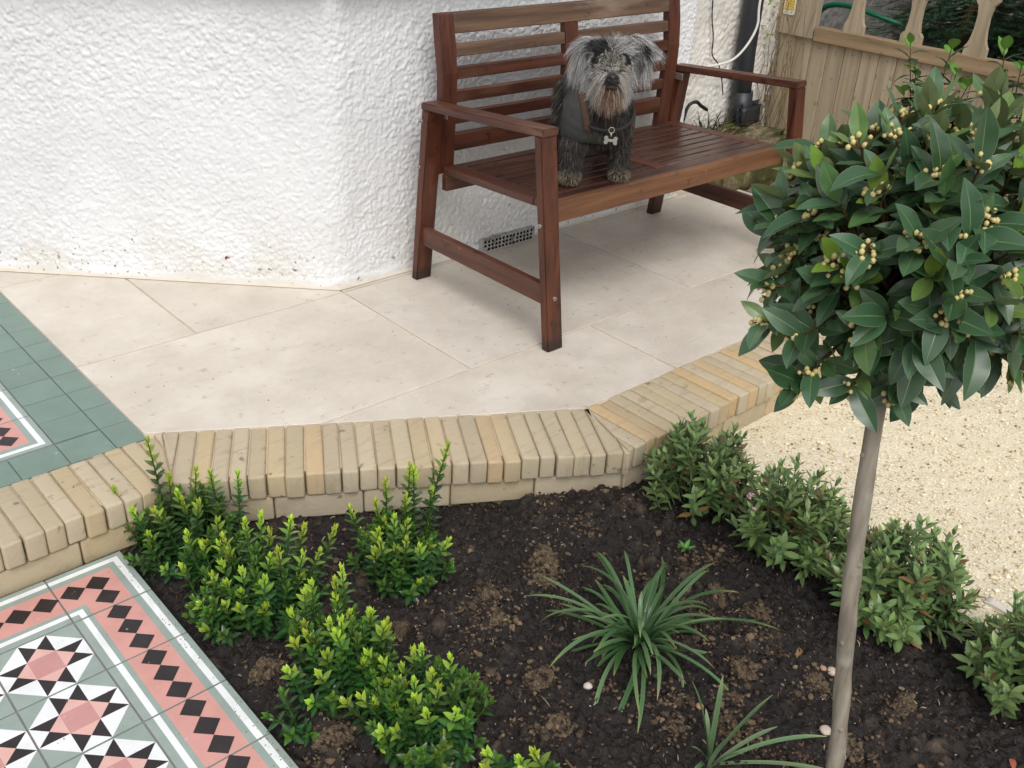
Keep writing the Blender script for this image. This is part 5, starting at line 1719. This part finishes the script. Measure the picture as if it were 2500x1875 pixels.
    inner = ear & (v > .004) & (np.abs(u) < .085) & (w > .012) & (u > 0); C[inner] = mixc((24, 23, 24), (60, 58, 58), inner.sum())
    C[orb] = mixc((24, 22, 22), (56, 53, 52), orb.sum())
    C[muz] = mixc((138, 130, 122), (228, 222, 214), muz.sum())
    stain = muz & (np.abs(u) < .022) & (w < -.030) & (w > -.07) & (fr.rand(n) < .75); C[stain] = mixc((96, 66, 48), (168, 132, 104), stain.sum())
    st = (leg | chest) & (fr.rand(n) < .10); C[st] = mixc((120, 112, 104), (168, 160, 150), st.sum())
    C[paw] = mixc((60, 54, 48), (190, 172, 146), paw.sum())
    C[paw & (P[:, 1] > .03)] = lin((56, 50, 46))
    P, N, d0, L, C, dr = (a[keep] for a in (P, N, d0, L, C, dr)); n = len(P)
    wd = fr.uniform(.00042, .00078, n)
    seg = 5
    pts = []
    p = P - N * .001
    d = d0.copy()
    curl = fr.normal(0, .42, (n, 3))
    for i in range(seg + 1):
        pts.append(p.copy())
        p = p + d * (L / seg)[:, None]
        d = d + down * (dr * .32)[:, None] + curl * .12
        d /= np.linalg.norm(d, axis=1)[:, None]
        # stay outside the body
        sdv = body_sdf(p)
        pen = sdv < .002
        if pen.any():
            g = grad(p[pen]); p[pen] += g * (.003 - sdv[pen])[:, None]
        # nothing below the boards of the seat
        p[:, 2] = np.maximum(p[:, 2], .0012)
    pts = np.array(pts)                                    # (seg+1, n, 3)
    # strands cling together in locks
    m_ = n // 11; ci = fr.choice(n, m_, replace=False)
    own = np.empty(n, int)
    for a0 in range(0, n, 2000):
        own[a0:a0 + 2000] = ((P[a0:a0 + 2000, None] - P[ci][None]) ** 2).sum(-1).argmin(1)
    own = ci[own]
    for i in range(1, seg + 1):
        t = i / seg
        tgt = pts[i][own] + (P - P[own]) * .35
        k_ = (.62 * t ** 1.2) * fr.uniform(.5, 1.0, n)
        pts[i] = pts[i] * (1 - k_[:, None]) + tgt * k_[:, None]
        pts[i][:, 2] = np.maximum(pts[i][:, 2], .0012)
    a = np.cross(d0, fr.normal(0, 1, (n, 3))); a /= np.linalg.norm(a, axis=1)[:, None]
    b = np.cross(d0, a)
    V = []
    for i in range(seg + 1):
        r = wd * (1 - (i / seg) ** 1.5 * .9)
        for q in range(3):
            ang = q * 2.094
            V.append(pts[i] + (a * math.cos(ang) + b * math.sin(ang)) * r[:, None])
    V = np.stack(V, 1)                                     # n, (seg+1)*3, 3
    F = np.array([(i * 3 + q, i * 3 + (q + 1) % 3, i * 3 + 3 + (q + 1) % 3, i * 3 + 3 + q) for i in range(seg) for q in range(3)])
    k = V.shape[1]
    F = F[None] + (np.arange(n) * k)[:, None, None]
    root = np.repeat(np.linspace(.72, 1.08, seg + 1), 3)   # strand colour runs from darker root to lighter tip
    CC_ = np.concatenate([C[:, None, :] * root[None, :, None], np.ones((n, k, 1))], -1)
    return V.reshape(-1, 3), F.reshape(-1, 4), CC_.reshape(-1, 4)
m_fur = Mat("dog_fur", .55, .35); m_fur.color(m_fur.mix(0.0, m_fur.attr("Col"), (0, 0, 0, 1)))
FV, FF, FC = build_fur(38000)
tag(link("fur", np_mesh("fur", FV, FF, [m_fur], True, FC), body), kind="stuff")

# coat: a shell a centimetre off the body, open in front
m_coat = Mat("grey_waxed_cloth", .75, .25)
m_coat.color(m_coat.mix(m_coat.noise(40, 4), srgb(52, 53, 53), srgb(72, 73, 72))).bump(m_coat.noise(260, 2), .25, .001)
m_trim = Mat("brown_cord_collar", .9, .15); m_trim.color(m_trim.mix(m_trim.noise(150, 3), srgb(66, 50, 42), srgb(98, 78, 68)))
TS = torso_sdf(GX)
shell = np.maximum(np.maximum(TS - .013, -coat_side(GX)), GX[..., 1] - .33)
CV, CQ = surface_nets(shell, org, hv)
_cn = grad(CV); _w = fbm(CV[:, 0] * 16 + CV[:, 2] * 30, CV[:, 1] * 22 - CV[:, 2] * 9, 3, 5) * .010 + fbm(CV[:, 0] * 9 - CV[:, 2] * 8, CV[:, 1] * 40 + CV[:, 2] * 16, 2, 8) * .005
CV = CV + _cn * (_w + .001)[:, None]
link("coat", np_mesh("coat", CV, CQ, [m_coat]), dog)
ve = np.abs(GX[..., 0] - .028) - (.060 + .25 * (GX[..., 2] - .165))
trim = np.maximum(np.maximum(TS - .020, np.abs(ve - .006) - .010), np.maximum(np.maximum(.160 - GX[..., 2], GX[..., 2] - .262), GX[..., 1] - .0))
trim = np.maximum(trim, -(TS - .004))
TV, TQ = surface_nets(trim, org, hv)
for sgn in (-1, 1):        # the two lapels
    sel = TQ[((TV[TQ][:, :, 0].mean(1) - .028) * sgn) > 0]
    if len(sel):
        u_, inv_ = np.unique(sel, return_inverse=True)
        link("lapel", np_mesh("lapel", TV[u_], inv_.reshape(sel.shape), [m_trim]), dog)

# face
m_eye = Mat("dog_eye", .08, .6); m_eye.color(srgb(18, 14, 12))
m_nose = Mat("dog_nose", .35, .5); m_nose.color(m_nose.mix(m_nose.noise(120), srgb(16, 15, 16), srgb(36, 34, 35)))
m_lip = Mat("dog_lip", .5, .4); m_lip.color(srgb(52, 34, 34))
for s in (-1, 1):
    bm = bmesh.new(); bmesh.ops.create_uvsphere(bm, u_segments=14, v_segments=10, radius=.0118)
    link("eye", from_bm("eye", bm, [m_eye], True), body, hp(s * .033, .0545, .017))
bm = bmesh.new()
bmesh.ops.create_icosphere(bm, subdivisions=3, radius=1)
for v in bm.verts:
    x, y, z = v.co
    v.co = Vector((x * .0165 * (1 + .18 * z), y * .012, z * .0125))
    if y < -.3 and abs(abs(x) - .5) < .22 and abs(z + .05) < .35: v.co.y += .005     # nostrils
    if y < -.5 and abs(x) < .12 and z < .1: v.co.y += .0015
nose = link("nose", from_bm("nose", bm, [m_nose], True), body, hp(0, .124, -.008))
nose.rotation_euler = (math.radians(-6), 0, math.atan2(HX[1], HX[0]))
bm = bmesh.new()
tube(bm, [Vector(p) for p in spline([hp(-.022, .098, -.040), hp(-.011, .119, -.033), hp(0, .123, -.029), hp(.011, .119, -.033), hp(.022, .098, -.040)], 12)], .0048, 6)
link("lip", from_bm("lip", bm, [m_lip], True), body)

# collar and name tag
m_strap2 = Mat("dark_collar_webbing", .7, .3); m_strap2.color(srgb(44, 42, 40))
m_tag = Mat("brushed_tag_metal", .38, .5); m_tag.color(m_tag.mix(m_tag.noise(120), srgb(118, 119, 108), srgb(146, 147, 136))); m_tag.b.inputs["Metallic"].default_value = .6
col = thing("dog_collar", "collar with a bone-shaped metal tag around the neck of the grey dog", "collar", DOGL, (0, 0, DROT))
bm = bmesh.new()
ring = [Vector((.012 + .083 * math.sin(a), .012 - .092 * math.cos(a), .205 + .035 * -math.cos(a))) for a in np.linspace(0, 2 * math.pi, 28)]
tube(bm, ring, .005, 6, False)
link("strap", from_bm("strap", bm, [m_strap2], True), col)
TAGP = Vector((.020, -.106, .151))
bm = bmesh.new()
tube(bm, [TAGP + Vector((.0078 * math.cos(a), 0, .0275 + .0078 * math.sin(a))) for a in np.linspace(0, 2 * math.pi, 20)], .0012, 6, False)
tube(bm, [TAGP + Vector((.0, .002, .020)), TAGP + Vector((0, 0, .010))], .0022, 6)
link("ring", from_bm("ring", bm, [m_steel], True), col)
poly = []
for cx, cz, a0, a1 in ((.0128, .0058, -45, 200), (-.0128, .0058, -20, 225), (-.0128, -.0058, 135, 380), (.0128, -.0058, 160, 405)):
    for q in range(9):
        a = math.radians(a0 + (a1 - a0) * q / 8); poly.append((cx + .0056 * math.cos(a), cz + .0056 * math.sin(a)))
bm = bmesh.new()
va = [bm.verts.new((p[0], -.001, p[1])) for p in poly]; vb = [bm.verts.new((p[0], .001, p[1])) for p in poly]
bm.faces.new(va); bm.faces.new(vb[::-1])
for i in range(len(poly)): bm.faces.new((va[i], vb[i], vb[(i + 1) % len(poly)], va[(i + 1) % len(poly)]))
tg = link("bone_tag", from_bm("bone_tag", bm, [m_tag]), col, TAGP, (math.radians(-14), .06, math.radians(-5)))

# ------------------------------------------------------------------ clods, stones and litter in the bed
def lump(r, rad, sub=2, rough=.35):
    bm = bmesh.new(); bmesh.ops.create_icosphere(bm, subdivisions=sub, radius=1)
    o = r.uniform(0, 90)
    k = (r.uniform(.8, 1.25), r.uniform(.75, 1.1), r.uniform(.5, .8))
    for v in bm.verts:
        n = v.co
        q = float(fbm(np.array(n.x * 1.6 + n.z + o), np.array(n.y * 1.6 - n.z * .8 + o), 4, int(o)))
        q2 = float(fbm(np.array(n.x * 6 + n.z * 4 + o), np.array(n.y * 6 - n.z * 5), 4, int(o) + 3, .7))
        v.co = Vector((n.x * k[0], n.y * k[1], n.z * k[2])) * rad * (1 + rough * 1.9 * q + rough * 1.5 * q2)
    return bm
r_ = random.Random(99)
CL = [from_bm("clay_clod", lump(r_, 1.0, 4, .62), [m_clod], False) for _ in range(9)]
CLP = [(1.222, 1.168, .032, "largest clay clod, lying behind the strap-leaved clump"), (1.180, 1.130, .020, "clay clod close left of the largest clod behind the strap-leaved clump"),
       (1.062, 1.165, .022, "pale clod alone on dark compost between the kerb shrub and the strap-leaved clump"), (1.03, 1.11, .023, "clod just right of the shrub that stands before the kerb"),
       (1.355, .985, .016, "small clod near the tiny seedling, on its left"), (1.44, .875, .021, "clod at the foot of the shrub with pink flowers"), (1.46, .785, .020, "clod left of the bay trunk beside the small-leaved hedge"),
       (1.37, .86, .019, "clay clod touching the right leaf tips of the strap-leaved clump"), (1.31, .705, .024, "broad clod between the strap-leaved clump and the bay trunk"), (1.40, .60, .022, "clod holding the orange-brown pebble right of the bay trunk"),
       (1.17, .635, .020, "crumbly clod beside the small upright strap-leaved clump"), (1.11, .705, .017, "clod below the front leaves of the large strap-leaved clump"), (.985, .935, .022, "clod at the left leaf tips of the strap-leaved clump"),
       (.94, .83, .019, "clod on bare compost right of the frontmost hedge shrub"), (1.02, .60, .018, "clod at the bottom edge, left of the upright strap leaves"), (1.31, .47, .022, "clod at the foot of the bay trunk, on its right"),
       (1.46, .46, .020, "clod beside the yellow-green fallen leaf"), (1.22, .40, .020, "clod at the very bottom edge right of the bay trunk"), (.605, 1.27, .026, "large brown clod against the tile edge, beside the second hedge shrub"),
       (.615, 1.06, .026, "large brown clod against the tile edge, before the trailing sprig"), (.64, .86, .022, "clod at the tile corner by the bottom edge"), (.86, 1.20, .017, "clod between the kerb shrub and the path hedge")]
for x, y, rd, lab in CLP:
    o = link("clay_clod", r_.choice(CL))
    tag(o, lab, "clod", "clay clods in the bed")
    o.location = (x, y, soil_at(x, y) + rd * .16); o.scale = (rd * r_.uniform(.9, 1.3), rd * r_.uniform(.8, 1.1), rd * r_.uniform(1.0, 1.4)); o.rotation_euler = (r_.uniform(-.3, .3), r_.uniform(-.3, .3), r_.uniform(0, 6.28))
# smaller crumbs: past counting
n = 6500; q_ = np.random.RandomState(23)
cv = np.array([v.co[:] for v in CL[0].vertices]); 
small = [lump(r_, 1.0, 1, .5) for _ in range(6)]
SV = []
for b_ in small:
    b_.verts.ensure_lookup_table(); SV.append(np.array([v.co[:] for v in b_.verts])); SFc = np.array([[v.index for v in f.verts] for f in b_.faces]); b_.free()
cx_ = q_.uniform(.57, 1.66, n); cy_ = q_.uniform(.0, 1.62, n)
gx_, gy_ = [], []
for x, y, rd_, _l in CLP:
    m_ = int(60 + rd_ * 2600); gx_.append(q_.normal(x, rd_ * 1.15, m_)); gy_.append(q_.normal(y, rd_ * 1.0, m_))
for _ in range(34):
    x, y, rd_ = q_.uniform(.85, 1.58), q_.uniform(.35, 1.25), q_.uniform(.012, .032); m_ = int(30 + rd_ * 2400)
    gx_.append(q_.normal(x, rd_, m_)); gy_.append(q_.normal(y, rd_ * .8, m_))
gx_, gy_ = np.concatenate(gx_), np.concatenate(gy_)
dens = np.clip(fbm(cx_ * 5 + 3, cy_ * 5 + 1, 3, 21) * 3.2 + .30, .08, 1)
sel = q_.rand(n) < dens
ng = len(gx_); cx_, cy_ = np.concatenate([cx_[sel], gx_]), np.concatenate([cy_[sel], gy_]); n = len(cx_)
ok_ = (cx_ > .565) & (cy_ < 1.62) & (cx_ < 1.75); cx_, cy_ = cx_[ok_], cy_[ok_]; pale_ = np.concatenate([np.zeros(n - ng, bool), np.ones(ng, bool)])[ok_]; n = len(cx_)
rd = q_.uniform(.0016, .0048, n) * (1 + (q_.rand(n) > .93) * .9)
vi = q_.randint(0, 6, n); an = q_.uniform(0, 6.28, n)
V = np.array(SV)[vi] * rd[:, None, None]
c_, s_ = np.cos(an)[:, None], np.sin(an)[:, None]
V = np.stack([V[..., 0] * c_ - V[..., 1] * s_, V[..., 0] * s_ + V[..., 1] * c_, V[..., 2]], -1)
V += np.stack([cx_, cy_, np.array([soil_at(a, b) for a, b in zip(cx_, cy_)]) + rd * .3], -1)[:, None]
k_ = V.shape[1]
Fc = SFc[None] + (np.arange(n) * k_)[:, None, None]
pal = np.array([srgb(46, 37, 32), srgb(78, 64, 52), srgb(104, 88, 70), srgb(128, 110, 88), srgb(30, 24, 22)])
ch_ = np.where(pale_, q_.choice(5, n, p=[.24, .32, .28, .10, .06]), q_.choice(5, n, p=[.28, .26, .2, .08, .18]))
Cc = np.repeat(pal[ch_], k_, 0)
tag(link("soil_crumbs", np_mesh("soil_crumbs", V.reshape(-1, 3), Fc.reshape(-1, 3), [m_mulch], False, Cc)), "small crumbs of clay and soil strewn over the bed", "soil", kind="stuff")
# pale chips of flint and chalk in the soil, and spilt soil on the edge of the tiles
m_chip = Mat("pale_flint", .6, .4); m_chip.color(m_chip.mix(m_chip.noise(60), srgb(176, 168, 158), srgb(206, 200, 192)))
def specks(name, pts, rr, m, label, cat, zf):
    V, F = [], []
    for (x, y) in pts:
        rd = r_.uniform(*rr); b = len(V); z = zf(x, y); a = r_.uniform(0, 6)
        for k in range(4): V.append((x + rd * math.cos(a + k * 1.57) * r_.uniform(.6, 1.2), y + rd * math.sin(a + k * 1.57) * r_.uniform(.6, 1.2), z))
        V.append((x, y, z + rd * .9))
        F += [(b, b + 1, b + 4), (b + 1, b + 2, b + 4), (b + 2, b + 3, b + 4), (b + 3, b, b + 4)]
    tag(link(name, mesh(name, V, F, [m])), label, cat, kind="stuff")
specks("flint_chips", [(r_.uniform(.6, 1.6), r_.uniform(.1, 1.5)) for _ in range(240)], (.0008, .0026), m_chip, "tiny white flint and chalk chips in the soil", "chips", lambda x, y: soil_at(x, y) + .002)
specks("spilt_soil", [(XE - abs(r_.gauss(0, .018)) - .002, r_.uniform(.85, 1.72)) for _ in range(130)] + [(r_.uniform(-.1, .53), r_.uniform(1.0, 1.76)) for _ in range(40)], (.0006, .0022), m_mortar, "soil crumbs spilt on the printed tiles", "soil", lambda x, y: ZP + .0006)
specks("terrace_grit", [(r_.uniform(1.9, 3.1), r_.uniform(1.6, 2.4)) for _ in range(60)] + [(r_.uniform(.75, 1.9), r_.uniform(1.9, 2.42)) for _ in range(26)], (.0008, .0028), m_mortar, "bits of dirt and grit on the pale paving slabs", "grit", lambda x, y: .0012 if y < 2.38 - max(0, (1.524 - x)) * -.5 or x > 1.53 else .0012)
PB = [from_bm("pebble", lump(r_, 1.0, 3, .12), [m_peb], True) for _ in range(4)]
for lab, x, y, rd in (("orange-brown pebble sitting on a clod below the shrub right of the bay trunk", 1.452, .600, .013), ("white flint beside the orange-brown pebble", 1.437, .612, .008), ("small pink-grey pebble in front of the strap-leaved clump", 1.168, .700, .009), ("flat pale stone just right of the bay trunk", 1.30, .52, .013), ("buff stone chip left of the strap-leaved clump", 1.045, .865, .009)):
    o = link("pebble", r_.choice(PB)); tag(o, lab, "pebble"); o.location = (x, y, soil_at(x, y) + rd * .35); o.scale = (rd, rd * .8, rd * .8); o.rotation_euler = (0, 0, r_.uniform(0, 6))
m_dead = M_leaf("dead_leaf", .7, .1)
nr_ = np.random.RandomState(8)
for lab, x, y, c in (("curled russet dead leaf on the soil near the bottom right", 1.36, .365, (140, 74, 48)), ("small orange dead leaf on the soil at the far lower right", 1.50, .275, (168, 98, 62)), ("yellow-green fallen leaf on the soil right of the bay trunk", 1.475, .44, (164, 170, 74)), ("brown dead leaf in front of the hedge, right of the bay trunk", 1.44, .665, (120, 92, 54))):
    V, F, C = leaf(.024, .012, c, None, None, .6, 1.1, 6, False, .03, r=nr_)
    a = r_.uniform(0, 6.28)
    tag(link("dead_leaf", np_mesh("dead_leaf", place(V, (0, 0, 0), (math.cos(a), math.sin(a), .25), (0, 0, 1)), F, [m_dead], True, C), None, (x, y, soil_at(x, y) + .007)), lab, "leaf")
# the red scrap caught on the wall
V, F, C = leaf(.020, .014, (128, 44, 34), None, None, .5, .8, 5, False, .05, r=nr_)
tag(link("red_leaf", np_mesh("red_leaf", place(V, (0, 0, 0), (.4, -.2, -.9), (-.7, -.7, .1)), F, [m_dead], True, C), None, (1.274, 2.664, .092)), "dead red leaf stuck to the white roughcast wall left of the bench", "leaf")

edge = thing("edging_slab", "pale concrete edging slab lying between the right-hand hedge and the gravel", "slab", (1.88, .45, -.112))
m_conc = Mat("pale_concrete", .85, .2); m_conc.color(m_conc.mix(m_conc.noise(24, 5), srgb(206, 200, 188), srgb(226, 221, 210))).bump(m_conc.noise(90, 3), .3, .003)
link("slab", from_bm("slab", rough_box(-.03, .03, -.07, .07, -.03, .005, .004, 6, 12), [m_conc], True), edge)
